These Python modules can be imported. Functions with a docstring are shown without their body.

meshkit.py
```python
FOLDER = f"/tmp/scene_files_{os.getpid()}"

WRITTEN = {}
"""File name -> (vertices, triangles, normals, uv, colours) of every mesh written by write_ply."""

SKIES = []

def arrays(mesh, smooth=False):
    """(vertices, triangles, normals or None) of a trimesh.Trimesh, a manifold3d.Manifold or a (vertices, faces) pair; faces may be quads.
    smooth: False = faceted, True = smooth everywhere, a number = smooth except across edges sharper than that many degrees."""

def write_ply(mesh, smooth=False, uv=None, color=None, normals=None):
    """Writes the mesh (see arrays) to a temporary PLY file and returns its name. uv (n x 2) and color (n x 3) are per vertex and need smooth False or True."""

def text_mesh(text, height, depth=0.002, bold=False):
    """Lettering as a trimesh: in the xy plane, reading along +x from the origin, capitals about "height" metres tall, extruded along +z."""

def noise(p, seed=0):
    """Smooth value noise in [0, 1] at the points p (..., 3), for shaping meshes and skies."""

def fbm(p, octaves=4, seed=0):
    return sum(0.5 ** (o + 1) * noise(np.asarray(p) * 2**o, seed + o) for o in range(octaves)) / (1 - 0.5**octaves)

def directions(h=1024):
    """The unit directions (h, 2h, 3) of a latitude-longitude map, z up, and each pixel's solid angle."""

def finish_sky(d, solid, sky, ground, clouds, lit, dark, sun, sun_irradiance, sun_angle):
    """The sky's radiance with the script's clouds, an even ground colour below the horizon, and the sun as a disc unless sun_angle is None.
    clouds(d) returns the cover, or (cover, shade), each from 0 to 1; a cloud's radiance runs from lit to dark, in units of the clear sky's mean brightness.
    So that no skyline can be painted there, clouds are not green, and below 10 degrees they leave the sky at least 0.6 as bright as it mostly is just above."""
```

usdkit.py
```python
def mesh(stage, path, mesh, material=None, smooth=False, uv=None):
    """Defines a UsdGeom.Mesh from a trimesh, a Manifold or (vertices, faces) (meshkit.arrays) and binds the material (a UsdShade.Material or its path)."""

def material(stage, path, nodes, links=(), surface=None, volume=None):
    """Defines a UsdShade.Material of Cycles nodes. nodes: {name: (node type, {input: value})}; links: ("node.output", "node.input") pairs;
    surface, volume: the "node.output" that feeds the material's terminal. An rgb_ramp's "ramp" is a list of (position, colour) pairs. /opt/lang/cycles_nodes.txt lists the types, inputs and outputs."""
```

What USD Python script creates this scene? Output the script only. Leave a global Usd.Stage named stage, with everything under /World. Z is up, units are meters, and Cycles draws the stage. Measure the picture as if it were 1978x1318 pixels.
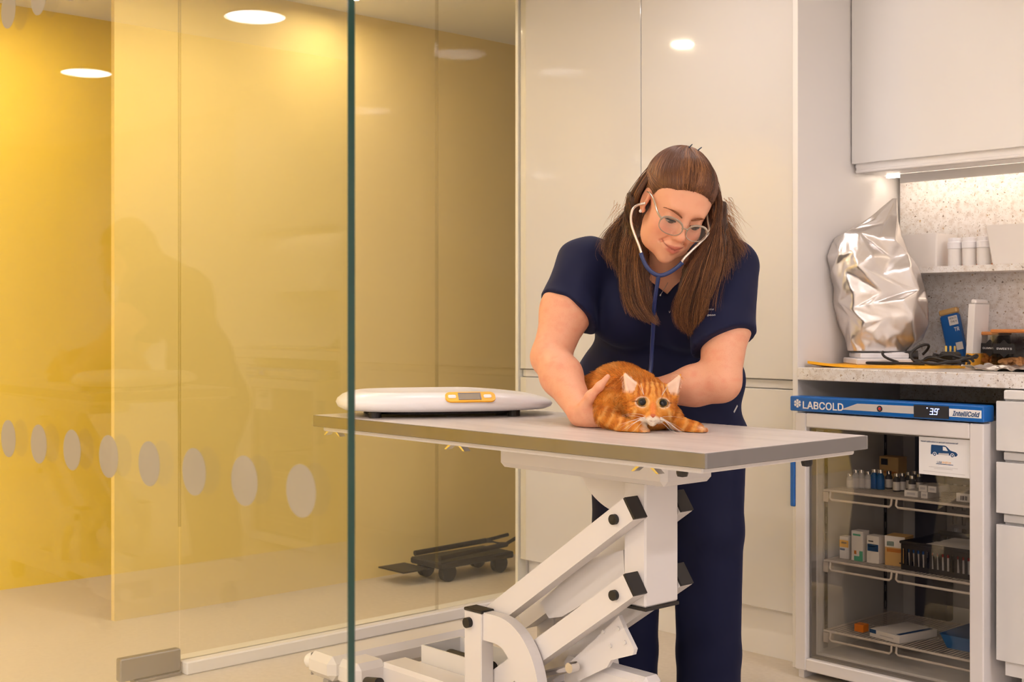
import math, random
import numpy as np, trimesh, manifold3d as m3
from shapely.geometry import Polygon, Point, LineString, box as sbox
from shapely.ops import unary_union
from pxr import Usd, UsdGeom, UsdShade, UsdLux, Gf, Sdf, Vt
import usdkit, meshkit

stage = Usd.Stage.CreateInMemory()
UsdGeom.SetStageUpAxis(stage, 'Z'); UsdGeom.SetStageMetersPerUnit(stage, 1.0)
UsdGeom.Xform.Define(stage, '/World'); UsdGeom.Scope.Define(stage, '/World/Looks')

# ------------------------------------------------------------------ camera
# x runs along the back wall (to the right), y into the room, z up; the camera stands in the doorway at (0, 0, 1.06)
YAW = math.radians(42.41); SY, CYW = math.sin(YAW), math.cos(YAW)
RIGHT = np.array([SY, CYW, 0.]); FWD = np.array([-CYW, SY, 0.]); EYE = np.array([0, 0, 1.06])
FOC, PX0, PY0 = 2472., 989., 617.7
cam = UsdGeom.Camera.Define(stage, '/World/camera')
cam.AddTransformOp().Set(Gf.Matrix4d(*RIGHT, 0, 0, 0, 1, 0, *(-FWD), 0, *EYE, 1))
cam.CreateHorizontalApertureAttr(36.0); cam.CreateVerticalApertureAttr(36.0 * 1318 / 1978)
cam.CreateFocalLengthAttr(36.0 * FOC / 1978); cam.CreateVerticalApertureOffsetAttr(-(659 - PY0) / 1978 * 36)
cam.CreateFStopAttr(8.0); cam.CreateFocusDistanceAttr(2.95); cam.CreateClippingRangeAttr(Gf.Vec2f(0.05, 100))
EXPOSURE = 1.66
cam.CreateExposureAttr(EXPOSURE)

# ------------------------------------------------------------------ light: ceiling lamps, cabinet strip, no daylight
LAMP = 8.3                      # radiance of a ceiling lamp's diffuser
LAMP_COL = (1.0, 0.90, 0.90)
LOBBY = 37.0
LOBBY_COL = (1.0, 0.905, 0.92)
STRIP = 5.0
CORR = 66.0
SPOT = 185.0
DISPLAY = 1.5
dome = UsdLux.DomeLight.Define(stage, '/World/ambient'); dome.CreateIntensityAttr(0.0)

# ------------------------------------------------------------------ helpers
def lin(c):
    """sRGB 0-255 to linear"""
    c = np.asarray(c, float) / 255
    return tuple(np.where(c <= .04045, c / 12.92, ((c + .055) / 1.055) ** 2.4))
MATS = {}
def principled(name, col, rough=.4, spec=.5, metal=0., extra=None, nodes=None, links=None):
    d = dict(base_color=col, roughness=rough, specular_ior_level=spec, metallic=metal); d.update(extra or {})
    n = {'p': ('principled_bsdf', d)}; n.update(nodes or {})
    MATS[name] = usdkit.material(stage, '/World/Looks/' + name, n, links or [], surface='p.BSDF')
    return MATS[name]
def glow(name, col, strength):
    MATS[name] = usdkit.material(stage, '/World/Looks/' + name, {'e': ('emission', {'color': col, 'strength': strength})}, [], surface='e.emission'); return MATS[name]
COUNT = {}
def numbered(path):
    n = COUNT.get(path, 0); COUNT[path] = n + 1
    return path if n == 0 else f'{path}_{n:03d}'
def tag(o, label=None, cat=None, group=None, kind=None):
    p = o.GetPrim() if hasattr(o, 'GetPrim') else o
    for k, v in (('label', label), ('category', cat), ('group', group), ('kind', kind)):
        if v: p.SetCustomDataByKey(k, v)
    return o
ORIGIN = {}
def thing(name, label, cat, base=(0, 0, 0), rotz=0., group=None, kind=None):
    path = numbered('/World/' + name)
    x = UsdGeom.Xform.Define(stage, path); x.AddTranslateOp().Set(Gf.Vec3d(*map(float, base)))
    if rotz: x.AddRotateZOp().Set(float(math.degrees(rotz)))
    ORIGIN[path] = (np.array(base, float), rotz)
    tag(x, label, cat, group, kind)
    return path
def local_of(parent):
    for p in (parent, parent.rpartition('/')[0]):
        if p in ORIGIN: return ORIGIN[p]
    return np.zeros(3), 0.
def part(parent, name, mesh, mat, smooth=False, label=None, kind=None, world=True, color=None):
    """one Mesh prim under parent (or under /World); world=True: the mesh is given in world coordinates"""
    path = numbered((parent or '/World') + '/' + name)
    v, f, n = meshkit.arrays(mesh, False)
    v = np.array(v, float)
    if parent and world:
        o, r = local_of(parent)
        v = v - o
        if r:
            c, s = math.cos(-r), math.sin(-r); v = np.c_[v[:, 0] * c - v[:, 1] * s, v[:, 0] * s + v[:, 1] * c, v[:, 2]]
    m = usdkit.mesh(stage, path, trimesh.Trimesh(v, f, process=False), MATS[mat] if isinstance(mat, str) else mat, smooth=smooth)
    if color is not None:
        UsdGeom.PrimvarsAPI(m).CreatePrimvar('tint', Sdf.ValueTypeNames.Color3fArray, 'vertex').Set(Vt.Vec3fArray.FromNumpy(np.asarray(color, np.float32)))
    if label or kind: tag(m, label, None, None, kind)
    return path
def struct(name, mesh, mat, parent=None, smooth=False, label=None):
    p = part(parent, name, mesh, mat, smooth)
    if not parent: tag(stage.GetPrimAtPath(p), label, None, None, 'structure')
    return p
def single(name, mesh, mat, label, cat, group=None, smooth=False, kind=None):
    p = part(None, name, mesh, mat, smooth); tag(stage.GetPrimAtPath(p), label, cat, group, kind); return p
def dup(src, base, rotz=0., label=None, group=None):
    p = stage.GetPrimAtPath(src); was = p.GetCustomData()
    root = src[:-4] if src[-4:-3] == '_' and src[-3:].isdigit() else src
    path = numbered(root)
    x = UsdGeom.Xform.Define(stage, path)
    x.GetPrim().GetReferences().AddInternalReference(Sdf.Path(src))
    x.ClearXformOpOrder(); 
    x = UsdGeom.Xformable(x.GetPrim())
    for op in ('xformOp:translate', 'xformOp:rotateZ'):
        pass
    t = x.GetPrim().CreateAttribute('xformOp:translate', Sdf.ValueTypeNames.Double3); t.Set(Gf.Vec3d(*map(float, base)))
    r = x.GetPrim().CreateAttribute('xformOp:rotateZ', Sdf.ValueTypeNames.Float); r.Set(float(math.degrees(rotz)))
    x.GetPrim().CreateAttribute('xformOpOrder', Sdf.ValueTypeNames.TokenArray, False, Sdf.VariabilityUniform).Set(['xformOp:translate', 'xformOp:rotateZ'])
    x.GetPrim().SetInstanceable(True)
    tag(x, label or was['label'], was['category'], group or was.get('group'))
    return path
cat_ = lambda *ms: trimesh.util.concatenate([as_tri(m) for m in ms])
def as_tri(m):
    if isinstance(m, trimesh.Trimesh): return m
    if isinstance(m, (tuple, list)):
        v, f, _ = meshkit.arrays(m); return trimesh.Trimesh(v, f, process=False)
    a = m.to_mesh(); return trimesh.Trimesh(np.array(a.vert_properties[:, :3]), np.array(a.tri_verts), process=False)
def bx(x0, x1, y0, y1, z0, z1, b=0.):
    """box with chamfered edges"""
    x0, x1 = min(x0, x1), max(x0, x1); y0, y1 = min(y0, y1), max(y0, y1); z0, z1 = min(z0, z1), max(z0, z1)
    if b <= 0:
        m = trimesh.creation.box([x1 - x0, y1 - y0, z1 - z0]); m.apply_translation([(x0 + x1) / 2, (y0 + y1) / 2, (z0 + z1) / 2]); return m
    b = min(b, .49 * min(x1 - x0, y1 - y0, z1 - z0)); P = []
    for sx in (0, 1):
        for sy in (0, 1):
            for sz in (0, 1):
                c = np.array([(x0, x1)[sx], (y0, y1)[sy], (z0, z1)[sz]]); d = np.array([1 - 2 * sx, 1 - 2 * sy, 1 - 2 * sz]) * b
                for k in range(3):
                    q = c + d; q[k] = c[k]; P.append(q)
    return trimesh.convex.convex_hull(np.array(P))
def tube(pts, r, n=10, closed=False, cap=True):
    p = np.asarray(pts, float)
    if closed: p = np.vstack([p, p[:1]])
    r = np.broadcast_to(r, (len(p),)).astype(float)
    t = np.gradient(p, axis=0)
    if closed: t[0] = t[-1] = p[1] - p[-2]
    t /= np.linalg.norm(t, axis=1, keepdims=True) + 1e-12
    up = np.array([0, 0, 1.]) if abs(t[0, 2]) < .9 else np.array([1., 0, 0])
    a = np.cross(t[0], up); a /= np.linalg.norm(a); A = [a]
    for i in range(1, len(p)):
        a = a - t[i] * (a @ t[i]); a /= np.linalg.norm(a) + 1e-12; A.append(a)
    A = np.array(A); Bn = np.cross(t, A); ang = np.arange(n) * 2 * np.pi / n
    v = (p[:, None] + r[:, None, None] * (np.cos(ang)[None, :, None] * A[:, None] + np.sin(ang)[None, :, None] * Bn[:, None])).reshape(-1, 3)
    i, j = np.meshgrid(np.arange(len(p) - 1), np.arange(n), indexing='ij')
    q = np.stack([i * n + j, i * n + (j + 1) % n, (i + 1) * n + (j + 1) % n, (i + 1) * n + j], -1).reshape(-1, 4)
    f = np.vstack([q[:, [0, 1, 2]], q[:, [0, 2, 3]]])
    if cap and not closed:
        k = len(v); v = np.vstack([v, p[:1], p[-1:]]); j = np.arange(n); e = (len(p) - 1) * n
        f = np.vstack([f, np.stack([np.full(n, k), (j + 1) % n, j], 1), np.stack([np.full(n, k + 1), e + j, e + (j + 1) % n], 1)])
    return trimesh.Trimesh(v, f, process=False)
def rod(a, b, r, n=20): return tube([a, b], r, n)
def prism(poly, origin, ex, ey, thick):
    """2-D polygon (shapely or points) in the plane origin + x*ex + y*ey, extruded by thick along ex x ey"""
    if not hasattr(poly, 'geom_type'): poly = Polygon(poly)
    gs = getattr(poly, 'geoms', [poly])
    m = trimesh.util.concatenate([trimesh.creation.extrude_polygon(g, abs(thick), engine='earcut') for g in gs])
    ex, ey = np.asarray(ex, float), np.asarray(ey, float); ez = np.cross(ex, ey)
    v = np.array(m.vertices); s = 1 if thick > 0 else -1
    w = np.asarray(origin, float) + v[:, :1] * ex + v[:, 1:2] * ey + v[:, 2:] * ez * s
    f = np.array(m.faces)
    return trimesh.Trimesh(w, f[:, ::-1] if s < 0 else f, process=False)
def text(s, h, origin, ex, ey, depth=.0006, bold=False, width=None):
    m = meshkit.text_mesh(s, h, depth, bold); v = np.array(m.vertices)
    if width: v[:, 0] *= width / (v[:, 0].max() - v[:, 0].min())
    ex, ey = np.asarray(ex, float), np.asarray(ey, float); ez = np.cross(ex, ey)
    return trimesh.Trimesh(np.asarray(origin, float) + v[:, :1] * ex + v[:, 1:2] * ey + v[:, 2:] * ez, np.array(m.faces), process=False)
def lathe(profile, n=32, at=(0, 0, 0)):
    m = trimesh.creation.revolve(np.asarray(profile, float), sections=n); m.apply_translation(at); return m
def pix(px, py, Z):
    """the point at distance Z in front of the camera that the photograph shows at (px, py)"""
    return EYE + Z * (FWD + RIGHT * (px - PX0) / FOC + np.array([0, 0, 1.]) * (PY0 - py) / FOC)
def taubin_(m, n=6):
    from scipy.sparse import coo_matrix, diags
    V = np.array(m.vertices); e = np.array(m.edges_unique); k = len(V)
    A_ = coo_matrix((np.ones(2 * len(e)), (np.r_[e[:, 0], e[:, 1]], np.r_[e[:, 1], e[:, 0]])), shape=(k, k)).tocsr(); deg = np.maximum(np.asarray(A_.sum(1)).ravel(), 1); A_ = diags(1 / deg) @ A_
    for i in range(n):
        V = V + .5 * (A_ @ V - V); V = V - .53 * (A_ @ V - V)
    m.vertices = V; return m
XH, YH, ZH = np.eye(3)
def rounded(w, h, r):
    return sbox(-w / 2 + r, -h / 2 + r, w / 2 - r, h / 2 - r).buffer(r, 6)

# ------------------------------------------------------------------ materials
WHITE = (.80, .79, .77)
principled('gloss_white', (.68, .665, .65), .06, .5)
principled('semi_gloss_white', (.80, .79, .775), .34, .5)
principled('satin_white', (.82, .80, .785), .35, .4)
principled('shade_white', (.70, .68, .66), .5, .3)
principled('ceiling_white', (.84, .83, .82), .8, .2)
principled('wall_paint', (.78, .76, .73), .7, .3)
principled('yellow_paint', (.92, .66, .065), .5, .4)
principled('pale_yellow_paint', (.86, .67, .28), .6, .4)
principled('rubber_floor', (.62, .55, .46), .42, .4, nodes={'n': ('noise_texture', {'scale': 60.0, 'detail': 3.0}), 'r': ('rgb_ramp', {'ramp': [(.3, (.60, .53, .44)), (.7, (.65, .58, .49))]}), 'tc': ('geometry', {})}, links=[('tc.position', 'n.vector'), ('n.fac', 'r.fac'), ('r.color', 'p.base_color')])
principled('steel', (.25, .24, .24), .36, .5, 1.0, nodes={'tc': ('geometry', {}), 'mp': ('mapping', {'scale': (1, 1, 1)}), 'n': ('noise_texture', {'scale': 6.0, 'detail': 3.0}), 'm': ('map_range', {'from_min': .3, 'from_max': .7, 'to_min': .34, 'to_max': .46})}, links=[('tc.position', 'mp.vector'), ('mp.vector', 'n.vector'), ('n.fac', 'm.value'), ('m.result', 'p.roughness')])
principled('chrome', (.7, .68, .66), .15, .5, 1.0)
principled('table_top', (.62, .57, .545), .35, .5, nodes={'tc': ('geometry', {}), 'mp': ('mapping', {'scale': (1.5, 8, 1)}), 'n': ('noise_texture', {'scale': 3.0, 'detail': 3.0}), 'm': ('map_range', {'from_min': .3, 'from_max': .7, 'to_min': .30, 'to_max': .38})}, links=[('tc.position', 'mp.vector'), ('mp.vector', 'n.vector'), ('n.fac', 'm.value'), ('m.result', 'p.roughness')])
principled('enamel', (.70, .67, .66), .38, .45)
principled('plastic_white', (.80, .78, .79), .28, .5)
principled('black_plastic', (.018, .015, .014), .45, .4)
principled('black_soft', (.02, .018, .018), .7, .3)
principled('dark_grey', (.06, .055, .055), .5, .4)
principled('grey_plastic', (.24, .22, .21), .5, .4)
principled('blue_panel', lin((0, 96, 180)), .35, .5)
principled('silver_print', (.55, .53, .53), .5, .4)
principled('white_print', (.80, .79, .79), .5, .3)
principled('dark_blue_print', lin((30, 70, 115)), .5, .3)
principled('orange_print', lin((235, 170, 60)), .5, .3)
principled('black_print', (.03, .03, .035), .5, .3)
principled('yellow_plastic', lin((250, 180, 30)), .4, .5)
principled('orange_plastic', lin((235, 130, 30)), .4, .5)
principled('wood', lin((205, 130, 65)), .45, .4, nodes={'tc': ('geometry', {}), 'mp': ('mapping', {'scale': (6, 60, 60)}), 'n': ('noise_texture', {'scale': 3.0, 'detail': 4.0}), 'r': ('rgb_ramp', {'ramp': [(.3, lin((190, 112, 52))), (.7, lin((215, 145, 80)))]})}, links=[('tc.position', 'mp.vector'), ('mp.vector', 'n.vector'), ('n.fac', 'r.fac'), ('r.color', 'p.base_color')])
principled('foil', (.78, .75, .73), .30, .5, 1.0)
principled('liner', (.62, .60, .57), .4, .4)
principled('wire_white', (.66, .58, .50), .4, .5)
principled('card_white', (.78, .74, .70), .6, .3)
principled('card_tan', lin((205, 165, 105)), .6, .3)
principled('mint_print', lin((90, 170, 140)), .6, .3)
principled('red_cap', lin((190, 30, 30)), .4, .4)
principled('blue_tray', lin((20, 95, 160)), .35, .5)
principled('blue_card', lin((25, 95, 170)), .4, .5)
principled('lcd', lin((150, 140, 125)), .2, .5)
principled('lens_grey', (.35, .35, .36), .3, .5)
principled('biscuit', lin((190, 120, 55)), .7, .3)
principled('biscuit_pale', lin((205, 150, 95)), .7, .3)
glow('lamp_glow', LAMP_COL, LAMP); glow('lobby_glow', LOBBY_COL, LOBBY); glow('strip_glow', (1., .82, .66), STRIP); glow('corridor_glow', (1., .78, .52), CORR)
glow('spot_glow', (1., .80, .58), SPOT); glow('led_blue', (.30, .38, 1.0), DISPLAY)
# terrazzo: white slab with brown, grey and black chips
def terrazzo(name, base):
    nodes = {'tc': ('geometry', {}), 'dn': ('noise_texture', {'scale': 170.0, 'detail': 2.0}), 'ds': ('vector_math', {'math_type': 'scale', 'scale': .011}), 'da': ('vector_math', {'math_type': 'add'}), 'bn': ('noise_texture', {'scale': 55.0, 'detail': 5.0}), 'br': ('rgb_ramp', {'ramp': [(.35, (.66, .60, .55)), (.5, base), (.68, (.80, .78, .76))]}), 'v1': ('voronoi_texture', {'scale': 120.0, 'randomness': 1.0}), 'v2': ('voronoi_texture', {'scale': 260.0, 'randomness': 1.0}),
             's1': ('separate_color', {}), 's2': ('separate_color', {}), 'm1': ('math', {'math_type': 'greater_than', 'value2': .925}), 'm2': ('math', {'math_type': 'greater_than', 'value2': .80}),
             'd1': ('math', {'math_type': 'less_than', 'value2': .34}), 'd2': ('math', {'math_type': 'less_than', 'value2': .42}), 'a1': ('math', {'math_type': 'multiply'}), 'a2': ('math', {'math_type': 'multiply'}),
             'r1': ('rgb_ramp', {'ramp': [(0, (.20, .17, .15)), (.3, (.42, .29, .17)), (.55, (.48, .42, .36)), (.8, (.26, .22, .19)), (1, (.55, .40, .24))]}), 'r2': ('rgb_ramp', {'ramp': [(0, (.55, .47, .40)), (.5, (.42, .38, .35)), (1, (.62, .50, .38))]}),
             'x1': ('mix_color', {'a': base}), 'x2': ('mix_color', {}), 'p': ('principled_bsdf', {'roughness': .3})}
    links = [('tc.position', 'dn.vector'), ('tc.position', 'bn.vector'), ('bn.fac', 'br.fac'), ('br.color', 'x1.a'), ('dn.color', 'ds.vector1'), ('ds.vector', 'da.vector2'), ('tc.position', 'da.vector1'), ('da.vector', 'v1.vector'), ('da.vector', 'v2.vector'), ('v1.color', 's1.color'), ('v2.color', 's2.color'), ('s1.r', 'm1.value1'), ('s2.r', 'm2.value1'), ('v1.distance', 'd1.value1'), ('v2.distance', 'd2.value1'),
             ('m1.value', 'a1.value1'), ('d1.value', 'a1.value2'), ('m2.value', 'a2.value1'), ('d2.value', 'a2.value2'), ('s1.g', 'r1.fac'), ('s2.g', 'r2.fac'), ('a2.value', 'x1.fac'), ('r2.color', 'x1.b'), ('x1.result', 'x2.a'), ('r1.color', 'x2.b'), ('a1.value', 'x2.fac'), ('x2.result', 'p.base_color')]
    MATS[name] = usdkit.material(stage, '/World/Looks/' + name, nodes, links, surface='p.BSDF')
terrazzo('terrazzo', (.76, .73, .70))
# clear glass: transparent, reflecting more at grazing angles on either face
def pane(name, tint, floor=.04, top=.85):
    nodes = {'l': ('layer_weight', {'blend': .5}), 'pw': ('math', {'math_type': 'power', 'value2': 5.0}), 'ma': ('math', {'math_type': 'multiply_add', 'value2': top, 'value3': floor}), 't': ('transparent_bsdf', {'color': tint}), 'g': ('glossy_bsdf', {'color': (1, 1, 1), 'roughness': .0}), 'm': ('mix_closure', {})}
    MATS[name] = usdkit.material(stage, '/World/Looks/' + name, nodes, [('l.facing', 'pw.value1'), ('pw.value', 'ma.value1'), ('ma.value', 'm.fac'), ('t.BSDF', 'm.closure1'), ('g.BSDF', 'm.closure2')], surface='m.closure')
pane('glass', (.965, .97, .94)); pane('fridge_glass', (.90, .89, .87), .05); pane('lens', (.97, .97, .97), .03, .5); pane('clear_plastic', (.93, .92, .90), .04, .5)
principled('glass_edge', (.006, .045, .032), .06, .6)
MATS['frost'] = usdkit.material(stage, '/World/Looks/frost', {'t': ('transparent_bsdf', {'color': (.9, .9, .9)}), 'd': ('diffuse_bsdf', {'color': (.46, .41, .30)}), 'r': ('translucent_bsdf', {'color': (.56, .50, .36)}), 'a': ('mix_closure', {'fac': .5}), 'm': ('mix_closure', {'fac': .55})}, [('d.BSDF', 'a.closure1'), ('r.BSDF', 'a.closure2'), ('t.BSDF', 'm.closure1'), ('a.closure', 'm.closure2')], surface='m.closure')

# ================================================================== the setting
CEIL = 2.3
struct('floor', bx(-6.2, 2.2, -2.6, 5.4, -.05, 0), 'rubber_floor', label='smooth pale beige floor')
struct('ceiling', bx(-6.2, 2.2, -2.6, 5.4, CEIL, CEIL + .05), 'ceiling_white', label='white ceiling with round lamps')
struct('wall_right', bx(2.1, 2.2, -2.6, 5.4, 0, CEIL), 'wall_paint', label='plain white wall to the right of the camera')
struct('wall_rear', bx(-6.2, 2.1, -2.6, -2.5, 0, CEIL), 'wall_paint', label='plain white wall behind the camera')
struct('wall_back', bx(-2.27, 2.1, 3.82, 3.9, 0, CEIL), 'terrazzo', label='speckled terrazzo back wall of the alcove')
struct('wall_tall_units', bx(-3.55, -2.27, 3.86, 3.95, 0, CEIL), 'wall_paint', label='plain wall behind the tall cabinets')
struct('wall_corridor', bx(-4.285, -4.26, 2.00, 5.3, 0, CEIL), 'pale_yellow_paint', label='pale yellow corridor wall behind the glass partition')
struct('wall_yellow', bx(-5.15, -5.05, -2.5, 5.3, 0, CEIL), 'yellow_paint', label='bright yellow corridor wall beyond the glass')
struct('wall_end', bx(-5.05, -2.3, 5.3, 5.4, 0, CEIL), 'wall_paint', label='end wall of the corridor')
# front glass screen: one pane with rows of frosted dots and a dark green polished edge
wf = thing('wall_front', 'clear glass screen in the foreground with rows of frosted dots', 'glass screen', (-2.3, .831, 0), kind='structure')
part(wf, 'glass_pane', bx(-3.44, -1.1765, .826, .836, .012, CEIL - .01), 'glass')
part(wf, 'glass_edge', bx(-1.1765, -1.175, .826, .836, .012, CEIL - .01, .0006), 'glass_edge', label='dark green polished edge')
part(wf, 'floor_channel', bx(-3.44, -1.175, .818, .844, 0, .012), 'steel')
part(wf, 'head_channel', bx(-3.44, -1.175, .818, .844, CEIL - .012, CEIL), 'steel')
for zr in (.860, 1.581):
    for k in range(10):
        x = -2.159 + .1271 * (k - 1)
        if x > -1.2 or (zr > 1 and k > 8): continue
        part(wf, 'frosted_dot', prism(Point(0, 0).buffer(.0312, 14), (x, .8258, zr), XH, ZH, .0005), 'frost')
# left glass partition
wl = thing('wall_left', 'clear glass partition on a white kerb between room and corridor', 'glass partition', (-3.5, 2.6, 0), kind='structure')
part(wl, 'glass_pane', bx(-3.505, -3.495, 1.853, 2.836, .04, CEIL - .01), 'glass')
part(wl, 'glass_pane', bx(-3.505, -3.495, 2.842, 3.262, .04, CEIL - .01), 'glass')
part(wl, 'joint_seal', bx(-3.506, -3.494, 2.836, 2.842, .04, CEIL - .01), 'clear_plastic')
part(wl, 'head_channel', bx(-3.52, -3.48, .85, 3.262, CEIL - .012, CEIL), 'steel')
struct('baseboard_left', bx(-3.56, -3.462, 1.853, 3.262, 0, .04, .004), 'satin_white', label='low white kerb under the glass partition')
struct('trim_1', bx(-3.552, -3.538, 3.262, 3.86, 0, CEIL - .002), 'satin_white', label='narrow white filler strip beside the tall cabinet')
d1 = thing('door_1', 'glass door in the left partition with steel patch fitting', 'door', (-3.5, 1.85, 0), kind='structure')
part(d1, 'glass_pane', bx(-3.505, -3.495, .86, 1.845, .012, CEIL - .02), 'glass')
part(d1, 'edge_seal', bx(-3.503, -3.497, 1.8455, 1.8525, .44, CEIL - .02), 'clear_plastic')
part(d1, 'patch_fitting', bx(-3.515, -3.485, 1.655, 1.846, .012, .078, .003), 'steel')
part(d1, 'pivot_plate', bx(-3.52, -3.48, 1.70, 1.846, .0, .010, .001), 'steel')

# ceiling lamps: the grid of round panels whose reflections show in the glass
def lamp(x, y, label, r=.118, mat='lamp_glow', group=None):
    t = thing('ceiling_lamp', label, 'ceiling lamp', (x, y, CEIL), group=group)
    part(t, 'diffuser', lathe([(0, CEIL - .012), (r, CEIL - .012), (r, CEIL - .001), (0, CEIL - .001)], 40, (x, y, 0)), mat)
    part(t, 'trim_ring', lathe([(r, CEIL - .014), (r + .010, CEIL - .010), (r + .012, CEIL - .0005), (r, CEIL - .0005), (r, CEIL - .014)], 40, (x, y, 0)), 'satin_white')
for x, y, l in ((-2.465, 2.73, 'round ceiling lamp above the standing person, by the tall cabinets'), (-.87, 2.73, 'round ceiling lamp in front of the worktop'), (-2.48, 2.08, 'round ceiling lamp above the examination table'), (-.88, 2.08, 'round ceiling lamp to the right of the examination table'), (.73, 2.73, 'rightmost round ceiling lamp in front of the worktop run'), (.73, 2.08, 'rightmost round ceiling lamp of the front row')):
    lamp(x, y, l, .118, 'lobby_glow' if x > 0 else 'lamp_glow')
for x, y, l in ((-2.4, -.7, 'at the far left'), (-3.3, -1.6, 'in the left rear corner'), (-.4, -.9, 'behind the camera'), (.9, -1.0, 'to the right of the camera'), (-1.4, -1.9, 'by the rear wall'), (.6, -1.9, 'in the right rear corner')):
    lamp(x, y, 'round ceiling lamp outside the glass room, ' + l, .15, 'lobby_glow', 'round lamps outside the glass room')
for x, y, l, r, m in ((-3.70, 2.13, 'small corridor spotlight just outside the glass door', .040, 'spot_glow'), (-4.02, 2.85, 'small corridor spotlight washing the pale corridor wall', .024, 'spot_glow'), (-4.50, -.20, 'round corridor lamp at the near end of the yellow wall', .118, 'corridor_glow')):
    lamp(x, y, l, r, m)

# ================================================================== tall cabinets
def tall(x0, x1, label):
    t = thing('tall_cabinet', label, 'cabinet', ((x0 + x1) / 2, 3.56, 0))
    part(t, 'body', cat_(bx(x0, x1, 3.296, 3.855, .155, CEIL - .002), bx(x0, x1, 3.33, 3.855, 0, .155)), 'satin_white')
    part(t, 'upper_door', bx(x0 + .0006, x1 - .0006, 3.27, 3.292, .876, CEIL - .004, .0015), 'gloss_white')
    part(t, 'grip_rail', bx(x0, x1, 3.284, 3.2955, .846, .8735, .002), 'shade_white')
    part(t, 'lower_door', bx(x0 + .0006, x1 - .0006, 3.27, 3.292, .16, .8445, .0015), 'gloss_white')
    part(t, 'plinth', bx(x0, x1, 3.315, 3.329, 0, .154), 'satin_white')
tall(-3.535, -2.929, 'tall glossy white cabinet next to the glass partition')
tall(-2.927, -2.307, 'tall glossy white cabinet behind the person')
struct('trim_2', bx(-2.306, -2.287, 3.266, 3.856, 0, CEIL - .002, .001), 'satin_white', label='white end panel between tall cabinets and alcove')

# ================================================================== alcove: upper cabinet, shelf, worktop, drawers
t = thing('wall_cabinet', 'glossy white wall cabinet above the speckled backsplash', 'cabinet', (-1.6, 3.69, 1.53))
part(t, 'body', bx(-2.284, -.9, 3.574, 3.815, 1.545, CEIL - .002), 'satin_white')
part(t, 'door', bx(-2.282, -.9, 3.55, 3.572, 1.556, CEIL - .004, .0015), 'semi_gloss_white')
part(t, 'grip_rail', cat_(bx(-2.272, -.9, 3.562, 3.573, 1.526, 1.556), bx(-2.272, -.9, 3.556, 3.572, 1.526, 1.537, .003)), 'satin_white')
part(t, 'base_panel', bx(-2.272, -.9, 3.573, 3.815, 1.530, 1.545), 'satin_white')
t = thing('strip_light', 'slim white light bar under the wall cabinet', 'light', (-1.5, 3.75, 1.52))
part(t, 'housing', bx(-2.20, -.9, 3.700, 3.712, 1.500, 1.529, .001), 'shade_white')
part(t, 'diffuser', bx(-2.262, -.9, 3.722, 3.738, 1.5225, 1.529, .001), 'strip_glow')
single('wall_shelf', bx(-2.283, -.9, 3.66, 3.818, 1.206, 1.226, .001), 'terrazzo', 'speckled white shelf fixed to the backsplash', 'shelf')
single('worktop', bx(-2.285, -.9, 3.26, 3.818, .877, .915, .002), 'terrazzo', 'speckled white worktop above the fridge', 'worktop')
t = thing('drawer_unit', 'glossy white drawer unit to the right of the fridge', 'cabinet', (-1.25, 3.5, 0))
part(t, 'body', bx(-1.618, -.9, 3.244, 3.81, .12, .874), 'satin_white')
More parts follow.
